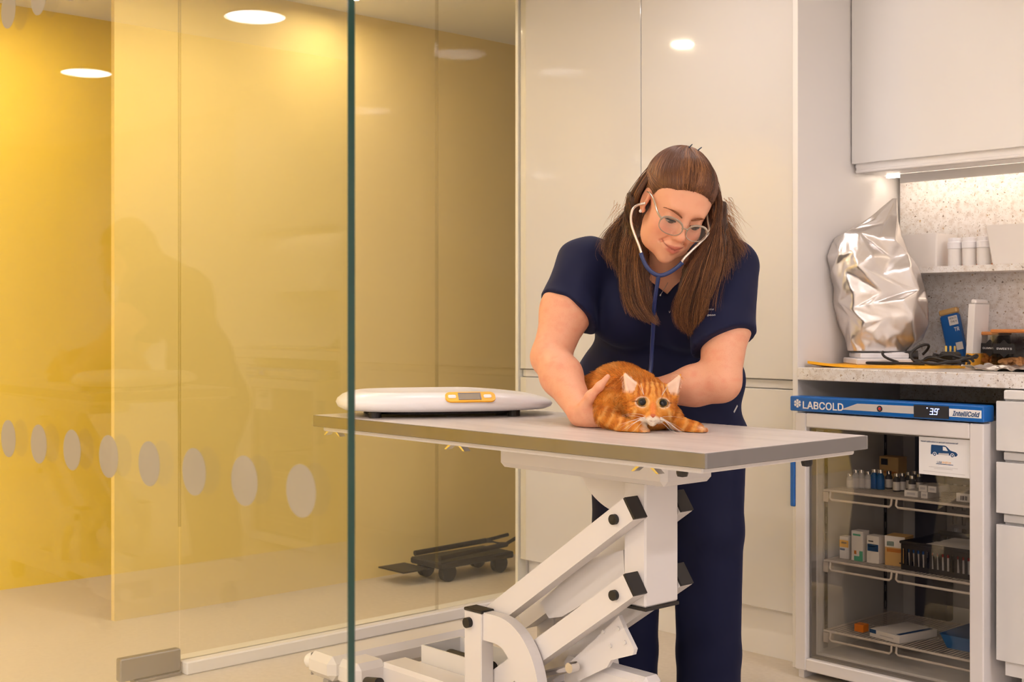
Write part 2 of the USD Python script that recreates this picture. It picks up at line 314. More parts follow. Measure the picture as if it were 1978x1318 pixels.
part(t, 'plinth', bx(-1.60, -.9, 3.30, 3.33, 0, .12), 'satin_white')
for z0, z1 in ((.716, .846), (.552, .686), (.165, .522)):
    part(t, 'drawer', bx(-1.627, -.9, 3.21, 3.232, z0, z1, .0015), 'gloss_white')
for z0, z1 in ((.690, .712), (.526, .548), (.850, .873)):
    part(t, 'grip_rail', bx(-1.617, -.9, 3.232, 3.2435, z0, z1, .002), 'shade_white')

# ================================================================== under-counter fridge
FX0, FX1, FY = -2.237, -1.646, 3.18
fr = thing('fridge', 'white under-counter fridge with a glass door and a blue top panel', 'fridge', ((FX0 + FX1) / 2, 3.48, 0))
part(fr, 'body', cat_(bx(-2.232, -2.20, 3.226, 3.78, .03, .79), bx(-1.682, -1.650, 3.226, 3.78, .03, .79), bx(-2.20, -1.682, 3.226, 3.78, .03, .066), bx(-2.20, -1.682, 3.226, 3.78, .75, .79)), 'enamel')
part(fr, 'inner_liner', cat_(bx(-2.20, -2.196, 3.24, 3.72, .066, .75), bx(-1.686, -1.682, 3.24, 3.72, .066, .75), bx(-2.196, -1.686, 3.715, 3.72, .066, .75), bx(-2.196, -1.686, 3.24, 3.72, .066, .07), bx(-2.196, -1.686, 3.24, 3.72, .746, .75)), 'liner')
hole = sbox(-2.199, .061, -1.686, .743)
dr = part(fr, 'door_frame', prism(sbox(FX0, .025, FX1, .785).difference(hole), (0, 3.222, 0), XH, ZH, .0) if False else cat_(bx(FX0, -2.199, FY, 3.222, .025, .785, .003), bx(-1.686, FX1, FY, 3.222, .025, .785, .003), bx(-2.199, -1.686, FY, 3.222, .025, .061, .003), bx(-2.199, -1.686, FY, 3.222, .743, .785, .003)), 'enamel')
part(dr, 'glass', bx(-2.199, -1.686, 3.196, 3.200, .061, .743), 'fridge_glass')
part(dr, 'gasket', cat_(bx(-2.199, -2.193, 3.2005, 3.225, .061, .743), bx(-1.692, -1.686, 3.2005, 3.225, .061, .743), bx(-2.193, -1.692, 3.2005, 3.225, .061, .067), bx(-2.193, -1.692, 3.2005, 3.225, .737, .743)), 'grey_plastic')
part(dr, 'handle', bx(-2.2525, -2.2365, 3.176, 3.215, .505, .70, .003), 'blue_panel', label='blue handle on the door edge')
for z in (.12, .24):
    part(dr, 'corner_block', bx(-2.1925, -2.186, 3.226, 3.24, z, z + .012), 'liner') if False else None
# blue control panel
cp = part(fr, 'control_panel', cat_(bx(-2.253, -1.644, 3.177, 3.235, .7895, .833, .003)), 'blue_panel', label='blue control panel with white lettering')
YF = 3.1768
def panel(name, poly, mat, d=.0006, label=None): part(cp, name, prism(poly, (0, YF, 0), XH, ZH, d), mat, label=label)
def fx(px, py): 
    r = pix(px, py, 1.) - EYE; k = YF / r[1]; return EYE[0] + r[0] * k, EYE[2] + r[2] * k
panel('print_band', [fx(*p) for p in ((1624, 791.5), (1656, 780), (1766, 785), (1766, 800))], 'silver_print')
panel('display', [fx(*p) for p in ((1765.5, 782), (1833, 785.5), (1833, 809.5), (1766, 806))], 'black_print', .0022, 'black display window')
panel('name_plate', [fx(*p) for p in ((1833.5, 789.5), (1896, 793.5), (1896, 809), (1833.5, 805))], 'white_print')
ch = .0205
part(cp, 'lettering', text('LABCOLD', ch, (*fx(1549.5, 788.5)[:1], YF - .0002, .7985), XH, ZH, .0006, True, width=.138), 'white_print')
part(cp, 'lettering', text('IntelliCold', .0125, (fx(1840, 800)[0], YF - .0009, .8035), XH, ZH + .22 * XH, .0006, True, width=.074), 'dark_blue_print')
sn = []
cxs, czs = fx(1540.5, 779.5)
for k in range(6):
    a = math.radians(60 * k + 30); u = np.array([math.cos(a), math.sin(a)]); nrm = np.array([-u[1], u[0]])
    sn.append(LineString([(0, 0), tuple(u * .0112)]).buffer(.0013))
    for q in (.0055, .0085):
        for s in (-1, 1): sn.append(LineString([tuple(u * q), tuple(u * (q + .0026) + nrm * s * .0030)]).buffer(.0010))
panel('snowflake_logo', unary_union(sn), 'white_print') if False else part(cp, 'snowflake_logo', prism(unary_union(sn), (cxs, YF, czs), XH, ZH, .0006), 'white_print')
# 3.9 in seven-segment style
def seg(ch_, x, z, w, h, t):
    S = {'a': ((0, h), (w, h)), 'b': ((w, h), (w, h / 2)), 'c': ((w, h / 2), (w, 0)), 'd': ((0, 0), (w, 0)), 'e': ((0, 0), (0, h / 2)), 'f': ((0, h / 2), (0, h)), 'g': ((0, h / 2), (w, h / 2))}
    on = {'3': 'abgcd', '9': 'abcdfg'}[ch_]
    return [LineString([(x + S[s][0][0] + .15 * S[s][0][1], z + S[s][0][1]), (x + S[s][1][0] + .15 * S[s][1][1], z + S[s][1][1])]).buffer(t * .8) for s in on]
X9, Z9 = fx(1797, 800.5)
dg = seg('3', X9, Z9, .0075, .0155, .0012) + seg('9', X9 + .0130, Z9, .0075, .0155, .0012) + [Point(X9 + .0098, Z9).buffer(.0011), Point(X9 + .0262, Z9 + .0155).buffer(.0015), Point(X9 - .008, Z9 + .0165).buffer(.0018)]
part(cp, 'digits', prism(unary_union(dg), (0, YF - .0024, 0), XH, ZH, .0004), 'led_blue', label='glowing blue digits 3.9')
kx, kz = fx(1700, 790)
lk = part(cp, 'key_lock', cat_(prism(Point(0, 0).buffer(.0085, 16).difference(Point(0, 0).buffer(.0055, 16)), (kx, YF - .003, kz), XH, ZH, -.006)), 'chrome')
part(lk, 'barrel', prism(Point(0, 0).buffer(.0054, 12), (kx, YF - .001, kz), XH, ZH, .003), 'red_cap') if False else part(cp, 'lock_barrel', bx(kx - .0038, kx + .0038, YF - .0045, YF, kz - .0038, kz + .0038, .0015), 'red_cap')
part(fr, 'top_plate', bx(-2.232, -1.65, 3.24, 3.78, .7905, .800, .002), 'dark_grey')
part(fr, 'foot', bx(-2.231, -2.212, 3.19, 3.30, 0, .0245, .001), 'enamel')
part(fr, 'foot', lathe([(0, 0), (.018, 0), (.018, .012), (.009, .016), (.009, .03), (0, .03)], 16, (-2.13, 3.27, 0)), 'black_plastic')
part(fr, 'foot', lathe([(0, 0), (.018, 0), (.018, .012), (.009, .016), (.009, .03), (0, .03)], 16, (-1.72, 3.27, 0)), 'black_plastic')
# upright shelf rails with slots
def rail(x, y, w=.018):
    pl = sbox(-w / 2, .08, w / 2, .74)
    for z in np.arange(.10, .73, .05): pl = pl.difference(sbox(-.003, z, .003, z + .022))
    return prism(pl, (x + .002, y, 0), YH, ZH, .003)
for y in (3.272, 3.60): part(fr, 'shelf_rail', rail(-2.1955, y), 'chrome')
for y in (3.272, 3.60): part(fr, 'shelf_rail', rail(-1.6915, y), 'chrome')
# dark slotted cover at the back of the cabinet
vp = sbox(0, 0, .30, .20)
for i in range(9):
    for j in range(4): vp = vp.difference(sbox(.018 + i * .031, .016 + j * .045, .032 + i * .031, .050 + j * .045))
part(fr, 'vent_cover', prism(vp, (-2.01, 3.66, .37), XH, ZH, .006), 'grey_plastic', label='dark slotted cover')
part(fr, 'back_duct', bx(-2.13, -2.02, 3.668, 3.713, .12, .72, .004), 'dark_grey')
# three wire shelves
SZ = (.552, .343, .134)
for z in SZ:
    x0, x1, y0, y1 = -2.186, -1.696, 3.256, 3.62
    rods = [rod((x0, y, z), (x1, y, z), r, 8) for y, r in ((y0, .0038), ((y0 + y1) / 2 - .02, .0028), (y1, .0032))] + [rod((x, y0, z), (x, y1, z), .003, 8) for x in (x0, x1)]
    sh = part(fr, 'wire_shelf', cat_(*rods), 'wire_white', True)
    part(sh, 'cross_wires', cat_(*[rod((x, y0 - .002, z + .003), (x, y1, z + .003), .0015, 6) for x in np.arange(x0 + .012, x1, .0126)]), 'wire_white')
    xm = (x0 + x1) / 2 - .012
    for a, b in ((x0 + .022, xm - .008), (xm + .008, x1 - .012)):
        part(sh, 'front_lip', tube([(a, y0, z), (a, y0 - .004, z - .020), (a + .006, y0 - .004, z - .0255), (b - .006, y0 - .004, z - .0255), (b, y0 - .004, z - .020), (b, y0, z)], .0034, 8), 'wire_white', True)
    part(sh, 'bracket', bx(x0 - .004, x0 + .014, y0 - .001, y0 + .03, z - .034, z - .004, .001), 'wire_white')
# notice stuck inside the glass
nt = thing('notice', 'white notice with a blue van stuck on the fridge door glass', 'notice', (-1.766, 3.1955, .637))
YN = 3.1956
part(nt, 'sheet', bx(-1.841, -1.6915, 3.1952, 3.1959, .637, .7395), 'white_print')
def nx(px, py):
    r = pix(px, py, 1.) - EYE; k = 3.1952 / r[1]; return EYE[0] + r[0] * k, EYE[2] + r[2] * k
def Z6(x, y): return nx(1760 + x / 13.177, 830 + y / 13.18)
def nprint(name, poly, mat, d=.0003, label=None): part(nt, name, prism(poly, (0, 3.1952, 0), XH, ZH, d), mat, label=label)
van = Polygon([Z6(*p) for p in ((512, 392), (530, 385), (860, 412), (905, 440), (1000, 540), (1130, 582), (1165, 612), (1185, 650), (1150, 690), (1110, 690), (960, 660), (690, 640), (500, 625), (505, 470))])
van = van.difference(Polygon([Z6(*p) for p in ((805, 435), (880, 450), (935, 540), (925, 552), (805, 535))])).difference(Polygon([Z6(*p) for p in ((700, 600), (960, 612), (960, 655), (690, 642))]))
for c in ((600, 630), (1048, 668)): van = van.difference(Point(*Z6(*c)).buffer(.0063))
nprint('van_picture', van, 'dark_blue_print', label='blue van')
for c in ((600, 630), (1048, 668)): nprint('wheel', Point(*Z6(*c)).buffer(.0044).difference(Point(*Z6(*c)).buffer(.0022)), 'dark_blue_print')
part(nt, 'sill', prism(Polygon([Z6(*p) for p in ((700, 604), (955, 614), (955, 650), (695, 640))]), (0, 3.1952, 0), XH, ZH, .0003), 'silver_print')
tx0, tz0 = Z6(250, 320)
part(nt, 'lettering', text('Need calibration or annual maintenance?', .0036, (tx0, 3.1950, .7255), XH, ZH, .0003, True, width=.109), 'dark_blue_print')
lx, lz = Z6(655, 850)
part(nt, 'lettering', text('LAB', .0052, (lx, 3.1950, lz), XH, ZH, .0003, False, width=.0135), 'dark_blue_print')
part(nt, 'lettering', text('SHIELD', .0052, (lx + .0150, 3.1950, lz), XH, ZH, .0003, False, width=.026), 'orange_print')
def bar(name, a, b, t, mat): nprint(name, LineString([Z6(*a), Z6(*b)]).buffer(t), mat)
bar('underline', (640, 870), (1065, 910), .0008, 'dark_blue_print')
bar('text_line', (455, 945), (1185, 1005), .0006, 'silver_print'); bar('text_line', (590, 990), (1055, 1030), .0006, 'silver_print'); bar('text_line', (310, 1045), (1365, 1162), .0005, 'silver_print')
# dark papers lying on top of the fridge
pp = [(-2.16, 3.30), (-1.80, 3.28), (-1.78, 3.58), (-2.12, 3.62)]
single('paper_folder', prism(Polygon(pp), (0, 0, .8005), XH, YH, .006), 'dark_grey', 'dark folder lying on top of the fridge', 'folder')

# ================================================================== examination table
TX0, TX1, TY0, TY1, TZ = -2.833, -1.522, 1.880, 2.432, .81
tb = thing('examination_table', 'adjustable white veterinary examination table with steel-edged grey top', 'table', (-2.18, 2.155, 0))
part(tb, 'table_top', bx(TX0 + .004, TX1 - .004, TY0 + .004, TY1 - .004, .786, TZ, .001), 'table_top', label='matt grey table top')
part(tb, 'edge_trim', cat_(bx(TX0, TX1, TY0, TY0 + .004, .780, TZ - .0006, .0012), bx(TX0, TX1, TY1 - .004, TY1, .780, TZ - .0006, .0012), bx(TX0, TX0 + .004, TY0 + .004, TY1 - .004, .780, TZ - .0006, .0012), bx(TX1 - .004, TX1, TY0 + .004, TY1 - .004, .780, TZ - .0006, .0012)), 'steel', label='brushed steel edge')
part(tb, 'under_frame', bx(TX0 + .02, TX1 - .022, TY0 + .018, TY1 - .018, .768, .7855, .003), 'enamel')
part(tb, 'support_beam', bx(-2.335, -1.80, 2.085, 2.255, .700, .7675, .012), 'enamel')
# bent steel tie-down clips under the front edge
for x in (-2.79, -2.29, -1.70):
    y = TY0 + .03
    for s in (-1, 1):
        part(tb, 'tie_clip', prism([(s * .012, 0), (s * .030, -.012), (s * .037, -.012), (s * .022, 0)], (x, y, .7678), XH, ZH, -.018), 'chrome')
for x, y in ((-1.54, 2.26), (-1.60, 1.93)):
    part(tb, 'rubber_knob', lathe([(0, .752), (.010, .754), (.012, .760), (.012, .768), (0, .768)], 14, (x - .02, y, 0)), 'black_plastic')
AY0, AY1 = 2.070, 2.112; CY0, CY1 = 2.114, 2.226; BY0, BY1 = 2.228, 2.270
col = bx(-1.945, -1.8795, CY0, CY1, .425, .700, .004)
part(tb, 'column', col, 'enamel')
part(tb, 'column_foot', bx(-1.947, -1.8775, CY0 - .001, CY1 + .001, .417, .4245, .001), 'black_plastic', label='black plastic end of the column')
dc = [( .165 * math.cos(a) , .165 * math.sin(a)) for a in np.linspace(math.pi * .98, math.pi * 1.62, 30)]
disc = Polygon([(0, .0)] + dc).union(sbox(-.16, -.04, .05, .0)).difference(Polygon([(-.075, -.004), (-.045, -.03), (-.005, -.03), (-.005, -.004)]))
part(tb, 'tilt_quadrant', prism(disc.buffer(0), (-1.975, 2.150, .782), XH, ZH, -.012), 'enamel', label='curved white tilt plate')
part(tb, 'tilt_bolt', lathe([(0, 0), (.011, 0), (.011, .006), (0, .009)], 18), 'black_plastic') if False else None
u = np.array([-1.929 + 2.378, 0, .620 - .311]); L = np.linalg.norm(u); u /= L; w = np.array([-u[2], 0, u[0]])
def arm(px, pz, y0, name='lift_arm'):
    base = np.array([px, 0, pz]); a = sbox(-L - .035, -.0265, .046, .0265).buffer(-.002).buffer(.002)
    o = base + np.array([0, y0, 0]) + 0
    # local x along u, local y along w; extrude over the arm's thickness
    ex, ey = u, w; m = prism(a, o, ex, ey, -(AY1 - AY0)) if np.cross(ex, ey)[1] < 0 else prism(a, o, ex, ey, AY1 - AY0)
    m2 = trimesh.Trimesh(m.vertices, m.faces, process=False)
    k = part(tb, name, m2, 'enamel')
    cap = prism(sbox(.0465, -.0262, .052, .0262), o, ex, ey, -(AY1 - AY0) if np.cross(ex, ey)[1] < 0 else AY1 - AY0)
    part(k, 'end_cap', cap, 'black_plastic', label='black end cap')
    return k
for y0, b in ((AY0, True), (BY0, False)):
    for pz in (.620, .453):
        k = arm(-1.929, pz, y0)
        if b:
            part(k, 'bolt_head', prism(Point(0, 0).buffer(.0115, 10), (-1.929, y0, pz), XH, ZH, .010), 'black_plastic', label='black bolt cap')
# lower post with curved gusset on either side
arc_o = [(-2.283 + .26 * (1 - math.cos(t)) * .62, .359 - .26 * (1 - math.cos(0)) - 0 * t) for t in (0,)]
def gusset(y, d):
    out = [(-2.33, .352)]
    for t in np.linspace(0, math.pi / 2, 14): out.append((-2.285 + .150 * math.sin(t), .352 - .17 * (1 - math.cos(t))))
    out += [(-2.130, .10), (-2.213, .10)]
    for t in np.linspace(math.pi / 2, 0, 12): out.append((-2.29 + .080 * math.sin(t), .285 - .12 * (1 - math.cos(t))))
    out += [(-2.33, .285)]
    return prism(Polygon(out).buffer(0), (0, y, 0), XH, ZH, -d)
for y0, y1, front in ((2.028, 2.068, True), (2.272, 2.312, False)):
    pst = part(tb, 'base_post', bx(-2.394, -2.33, y0, y1, .06, .348, .002), 'enamel')
    part(pst, 'post_cap', bx(-2.3955, -2.3285, y0 - .001, y1 + .001, .3485, .356, .002), 'black_plastic', label='black post cap')
    part(pst, 'gusset', gusset(y0 + .006, .03), 'enamel')
    if front: part(pst, 'bolt_head', prism(Point(0, 0).buffer(.0125, 10), (-2.374, y0, .322), XH, ZH, .012), 'black_plastic', label='black bolt cap')
# drive covers and plates between the arms
def slope_plate(name, pts, y, d, mat='enamel', label=None):
    part(tb, name, prism(Polygon(pts), (0, y, 0), XH, ZH, -d), mat, label=label)
def yx(px, py, y):
    r = pix(px, py, 1.) - EYE; k = y / r[1]; return EYE[0] + r[0] * k, EYE[2] + r[2] * k
slope_plate('drive_cover', [yx(*p, 2.135) for p in ((1143, 1080), (1204, 1063), (1207, 1120), (1164, 1145), (1085, 1192), (1060, 1195), (1043, 1165), (1085, 1125))], 2.135, .07)
slope_plate('bracket_plate', [yx(*p, 2.118) for p in ((1195, 1190), (1207, 1218), (1225, 1255), (1222, 1266), (1180, 1276), (1172, 1290), (1118, 1316), (1105, 1300), (1100, 1280), (1150, 1235))], 2.118, .012)
for p in ((1165, 1221), (1194, 1215), (1179, 1248), (1207, 1241)):
    x, z = yx(*p, 2.117); part(tb, 'plate_bolt', prism(Point(0, 0).buffer(.0045, 8), (x, 2.1175, z), XH, ZH, .003), 'shade_white')
part(tb, 'motor_box', bx(-2.17, -1.90, 2.14, 2.20, .08, .26, .012), 'enamel')
a = np.array([*yx(1040, 1306, 2.09)]); b = np.array([*yx(1108, 1290, 2.09)])
part(tb, 'gas_strut', cat_(rod((a[0], 2.09, a[1]), (b[0], 2.09, b[1]), .009, 18), rod((b[0] - .004, 2.078, b[1]), (b[0] - .004, 2.102, b[1]), .012, 16)), 'chrome', 30, label='polished steel strut')
# base frame on castors
part(tb, 'base_beam', bx(-2.86, -1.70, 2.02, 2.08, .075, .135, .006), 'enamel')
part(tb, 'base_beam', bx(-2.86, -1.70, 2.262, 2.322, .075, .135, .006), 'enamel')
part(tb, 'cross_beam', bx(-2.50, -2.42, 2.081, 2.261, .078, .132, .004), 'enamel')
part(tb, 'cross_beam', bx(-1.86, -1.78, 2.081, 2.261, .078, .132, .004), 'enamel')
cf = bx(-2.93, -2.60, 1.88, 2.46, .105, .165, .02)
part(tb, 'end_foot', cat_(bx(-2.90, -2.78, 1.90, 2.44, .11, .175, .018), bx(-2.80, -2.70, 1.925, 2.03, .10, .168, .016), bx(-2.72, -2.40, 2.01, 2.10, .09, .160, .01)), 'enamel')
part(tb, 'tray_box', cat_(bx(-2.66, -2.41, 2.105, 2.11, .12, .20), bx(-2.66, -2.41, 2.235, 2.24, .12, .20), bx(-2.66, -2.655, 2.11, 2.235, .12, .20), bx(-2.66, -2.41, 2.105, 2.24, .115, .12)), 'shade_white')
part(tb, 'motor', tube([(-2.62, 2.17, .155), (-2.46, 2.17, .155)], .03, 20), 'black_plastic', 30, label='black motor in the base')
part(tb, 'end_plate', bx(-2.905, -2.9005, 1.92, 2.06, .105, .165, .002), 'grey_plastic')
part(tb, 'foot_pedal', tube([(-2.66, 1.93, .135), (-2.575, 1.905, .155)], .013, 16), 'black_plastic', 30, label='black foot pedal bar')
kn = part(tb, 'brake_knob', tube([(-2.91, 1.955, .13), (-2.945, 1.945, .133), (-2.955, 1.942, .134)], [.018, .021, .014], 18), 'plastic_white', 40)
for x, y in ((-2.82, 1.93), (-2.82, 2.41), (-1.74, 2.05), (-1.74, 2.29)):
    c = part(tb, 'castor', cat_(tube([(x, y - .014, .040), (x, y + .014, .040)], .040, 24)), 'black_soft', 30)
    part(c, 'fork', bx(x - .012, x + .012, y - .02, y + .02, .081, .112 if x < -2 else .078 + .0, .002) if x < -2 else bx(x - .012, x + .012, y - .018, y + .018, .0745, .0795), 'grey_plastic')

# ================================================================== scale on the table
SCX, SCZ = -.178, 3.375
sc_o = RIGHT * SCX + FWD * SCZ + np.array([0, 0, TZ]); th = math.atan2(RIGHT[1], RIGHT[0]) + math.radians(11)
sx, sy = np.array([math.cos(th), math.sin(th), 0]), np.array([-math.sin(th), math.cos(th), 0])
sc = thing('pet_scale', 'white curved digital pet scale with a yellow button panel, on the table', 'scale', sc_o)
def sl(p): p = np.atleast_2d(p); return sc_o + p[:, :1] * sx + p[:, 1:2] * sy + p[:, 2:] * ZH
def shell(profile, a, b, n=3., N=64, place=sl):
    t = np.arange(N) * 2 * np.pi / N; c, s = np.cos(t), np.sin(t)
    ox, oy = a * np.sign(c) * abs(c) ** (2 / n), b * np.sign(s) * abs(s) ** (2 / n)
    V = []; F = []
    for sc_, z in profile: V.append(np.c_[ox * sc_, oy * sc_, np.full(N, z) + (.010 * (1 - sc_) if 0 else 0)])
    for i in range(len(profile) - 1):
        for j in range(N): F += [[i * N + j, i * N + (j + 1) % N, (i + 1) * N + (j + 1) % N], [i * N + j, (i + 1) * N + (j + 1) % N, (i + 1) * N + j]]
    V = np.vstack(V + [[[0, 0, profile[0][1]]], [[0, 0, profile[-1][1]]]]); k = len(V); e = (len(profile) - 1) * N
    for j in range(N): F += [[k - 2, (j + 1) % N, j], [k - 1, e + j, e + (j + 1) % N]]
    return V, np.array(F)
V, F_ = shell([(.80, .015), (.93, .018), (.985, .026), (1., .036), (.985, .046), (.94, .056), (.87, .063), (.80, .066), (.73, .064), (.62, .060), (.4, .058), (.15, .057)], .284, .15)
dip = np.clip((V[:, 0] - .05) / .2, 0, 1); V[:, 2] = .015 + (V[:, 2] - .015) * (1 - .30 * dip ** 1.5)
part(sc, 'tray', (sl(V), F_), 'plastic_white', 50)
fac = math.radians(38); pe = np.array([0, math.cos(fac), math.sin(fac)])
po = np.array([.046, -.1415, .052]); ey = pe[1] * sy + pe[2] * ZH
pan = part(sc, 'button_panel', prism(rounded(.128, .036, .014), sl(po)[0], sx, ey, .004), 'yellow_plastic', label='yellow button panel')
nrm = np.cross(sx, ey)
part(pan, 'lcd_screen', prism(sbox(-.026, -.010, .026, .011), sl(po)[0] + nrm * .004 - sx * .002, sx, ey, .0008), 'lcd')
part(pan, 'lcd_frame', prism(sbox(-.029, -.0125, .029, .0135).difference(sbox(-.026, -.010, .026, .011)), sl(po)[0] + nrm * .004 - sx * .002, sx, ey, .0015), 'grey_plastic')
for q in (-.047, .044): part(pan, 'button', prism(rounded(.020, .012, .004), sl(po)[0] + nrm * .004 + sx * q, sx, ey, .0014), 'plastic_white')
for a_, b_ in ((-.19, -.085), (-.19, .085), (.17, -.085), (.17, .085)):
    part(sc, 'foot', lathe([(0, 0), (.016, 0), (.016, .0155), (0, .0155)], 16, sl((a_, b_, 0))[0]), 'black_plastic')
part(sc, 'base_plate', (sl(shell([(.72, .008), (.74, .0148)], .268, .15)[0]), shell([(.72, .008), (.74, .0148)], .268, .15)[1]), 'black_plastic', label='black underside')

# ================================================================== on the worktop
WT = .915
rng = np.random.default_rng(7)
def patch(corners, nu, nv, thick, bump=0., seed=0, sc_=12.):
    """a sheet spanned by four corners, with thickness"""
    A_, B_, C_, D_ = map(np.asarray, corners); V = []
    for i in range(nu + 1):
        for j in range(nv + 1):
            s, t = i / nu, j / nv; V.append((1 - s) * (1 - t) * A_ + s * (1 - t) * B_ + s * t * C_ + (1 - s) * t * D_)
    V = np.array(V); 
    if bump: V[:, 2] += bump * (meshkit.fbm(V * sc_, 3, seed) - .35).clip(0, 1)
    top = V + [0, 0, thick]; n = len(V); F = []
    idx = lambda i, j: i * (nv + 1) + j
    for i in range(nu):
        for j in range(nv):
            a, b, c, d = idx(i, j), idx(i + 1, j), idx(i + 1, j + 1), idx(i, j + 1)
            F += [[a, c, b], [a, d, c], [a + n, b + n, c + n], [a + n, c + n, d + n]]
    ring = [idx(i, 0) for i in range(nu + 1)] + [idx(nu, j) for j in range(1, nv + 1)] + [idx(i, nv) for i in range(nu - 1, -1, -1)] + [idx(0, j) for j in range(nv - 1, 0, -1)]
    for k in range(len(ring)):
        a, b = ring[k], ring[(k + 1) % len(ring)]; F += [[a, b, b + n], [a, b + n, a + n]]
    return trimesh.Trimesh(np.vstack([V, top]), np.array(F), process=False)
ym = patch([(-2.272, 3.295, .9155), (-1.972, 3.405, .9155), (-1.90, 3.56, .9155), (-2.272, 3.60, .9155)], 20, 8, .008)
vv = np.array(ym.vertices); vv[:, 2] += .011 * np.clip((-2.12 - vv[:, 0]) / .15, 0, 1) ** 1.3 * np.clip((3.358 - vv[:, 1]) / .06, 0, 1); ym.vertices = vv
single('plastic_folder', ym, 'yellow_plastic', 'thin yellow plastic folder under the covered microscope', 'folder')
# microscope under its cover
MO = np.array([-2.145, 3.50, .9238]); mr, mf = RIGHT, FWD
def ml(x, d, z): return MO + mr * x + mf * d + np.array([0, 0, z])
ms = thing('microscope', 'white microscope whose foot shows below a silver cover', 'microscope', MO)
def orient(m): 
    v = np.array(m.vertices); return trimesh.Trimesh(MO + v[:, :1] * mr + v[:, 1:2] * mf + v[:, 2:] * ZH, m.faces, process=False)
part(ms, 'foot', orient(cat_(bx(-.098, .075, -.085, .075, 0, .018, .003), bx(-.080, .068, -.06, .07, .018, .034, .003))), 'plastic_white')
part(ms, 'pillar', orient(lathe([(0, .03), (.036, .03), (.036, .037), (0, .037)], 28, (.045, .01, 0))), 'plastic_white', 40)
part(ms, 'focus_knob', tube([ml(.070, -.02, .024), ml(.105, -.03, .026)], .016, 18), 'black_plastic', 30)
# crumpled silver cover
rows0 = [(384, 1723, 1733), (396, 1708, 1734), (410, 1692, 1734), (426, 1668, 1734), (444, 1641, 1736), (460, 1610, 1740), (474, 1598, 1746), (492, 1597, 1754), (512, 1599, 1763), (532, 1602, 1776), (556, 1607, 1783), (580, 1612, 1788), (604, 1617, 1791), (628, 1624, 1794), (648, 1632, 1782), (664, 1634, 1766), (678, 1636, 1752)]
NR, N = 10, 13
rows = [tuple(np.interp(q, [r[0] for r in rows0], [r[k] for r in rows0]) for k in range(3)) for q in 384 + (678 - 384) * np.linspace(0, 1, NR) ** .9]
BV = []; Zc = 3.985
for i, (py, xl, xr) in enumerate(rows):
    cx, hw = (xl + xr) / 2, (xr - xl) / 2 / FOC * Zc
    Xc, zz = (cx - PX0) / FOC * Zc, 1.06 + (PY0 - py) / FOC * Zc
    for j in range(N):
        a = 2 * math.pi * (j + .5 * (i % 2)) / N + (rng.uniform(-.12, .12) if i else 0); dpt = min(hw * .72, .10); k_ = (1 + rng.uniform(-.10, .10)) if 0 < i else 1
        x_, d_ = hw * np.sign(math.cos(a)) * abs(math.cos(a)) ** .8, dpt * np.sign(math.sin(a)) * abs(math.sin(a)) ** .7
        BV.append(np.array([Xc + x_ * (1 + min(0, k_ - 1) * .4), Zc + d_ * k_ * (1 + rng.uniform(-.16, .16)), zz + (rng.uniform(-.016, .016) if 0 < i < NR - 1 else 0)]))
BV = np.array(BV); F = []
for i in range(NR - 1):
    for j in range(N):
        a, b, c, d = i * N + j, i * N + (j + 1) % N, (i + 1) * N + (j + 1) % N, (i + 1) * N + j
        F += [[a, c, b], [a, d, c]] if (rng.random() < .5) else [[a, d, b], [b, d, c]]
BV = np.vstack([BV, BV[:N].mean(0) + [0, 0, .002]]); F += [[len(BV) - 1, j, (j + 1) % N] for j in range(N)]
bag = trimesh.Trimesh(BV, np.array(F), process=False)
for _ in range(3): bag = bag.subdivide()
V0 = np.array(bag.vertices); bag = taubin_(bag, 3); V1 = np.array(bag.vertices)
V1 = V1 + (meshkit.fbm(V1 * [34, 34, 18], 3, 2) - .5)[:, None] * .010 * np.array([1, 1, .2]) * np.clip((V1[:, 2].max() - V1[:, 2:]) / .05, 0, 1)
W = np.array(V1) @ np.stack([RIGHT, FWD, ZH]); W[:, 0] = np.maximum(W[:, 0], -2.283); W[:, 1] = np.minimum(W[:, 1], 3.815)
bag = trimesh.Trimesh(W, bag.faces, process=False); bag.fix_normals()
single('foil_cover', bag, 'foil', 'crumpled silver foil cover draped over the microscope', 'cover', smooth=35)
# cable coil and plug
cb = thing('power_cable', 'black power cable coiled beside the covered microscope', 'cable', (-1.98, 3.52, WT))
def coil(pts, r): 
    from scipy.interpolate import splprep, splev
    tck, _ = splprep(np.array(pts).T, s=0, k=3); return tube(np.array(splev(np.linspace(0, 1, 90), tck)).T, r, 8)
cl = []
for k in range(3):
    c = np.array([-1.955 + .012 * k, 3.52 + .02 * k, 0]); aa = np.linspace(0, 5.8, 22)
    cl.append([c + np.array([(.085 - .012 * k) * math.cos(t + k), (.050 + .006 * k) * math.sin(t + k), WT + .0135 + .0085 * k + .009 * math.sin(2 * t + k) ** 2]) for t in aa])
part(cb, 'cable', cat_(*[coil(c, .0042) for c in cl], coil([ml(.112, -.05, .03), ml(.118, -.08, .06), (-2.02, 3.46, .955), (-1.99, 3.46, .930)], .0042), coil([ml(-.02, -.093, .040), ml(-.01, -.102, .02), ml(.02, -.105, .0065), (-2.06, 3.435, .9288), (-1.97, 3.45, .929)], .0042)), 'black_plastic', 40)
pl = part(cb, 'plug', bx(-1.955, -1.90, 3.50, 3.545, .937, .965, .008), 'black_plastic')
for q in (.008, .022, .036): part(pl, 'pin', bx(-1.948 + q, -1.942 + q, 3.515, 3.519, .964, .982), 'chrome')
# crumpled foil sheet
fs = patch([(-1.84, 3.42, .917), (-1.25, 3.40, .917), (-1.25, 3.62, .917), (-1.86, 3.60, .917)], 90, 34, .0012, .034, 5, 38.)
single('foil_sheet', fs, 'foil', 'crumpled strip of thin silver foil lying on the worktop', 'foil', smooth=20)
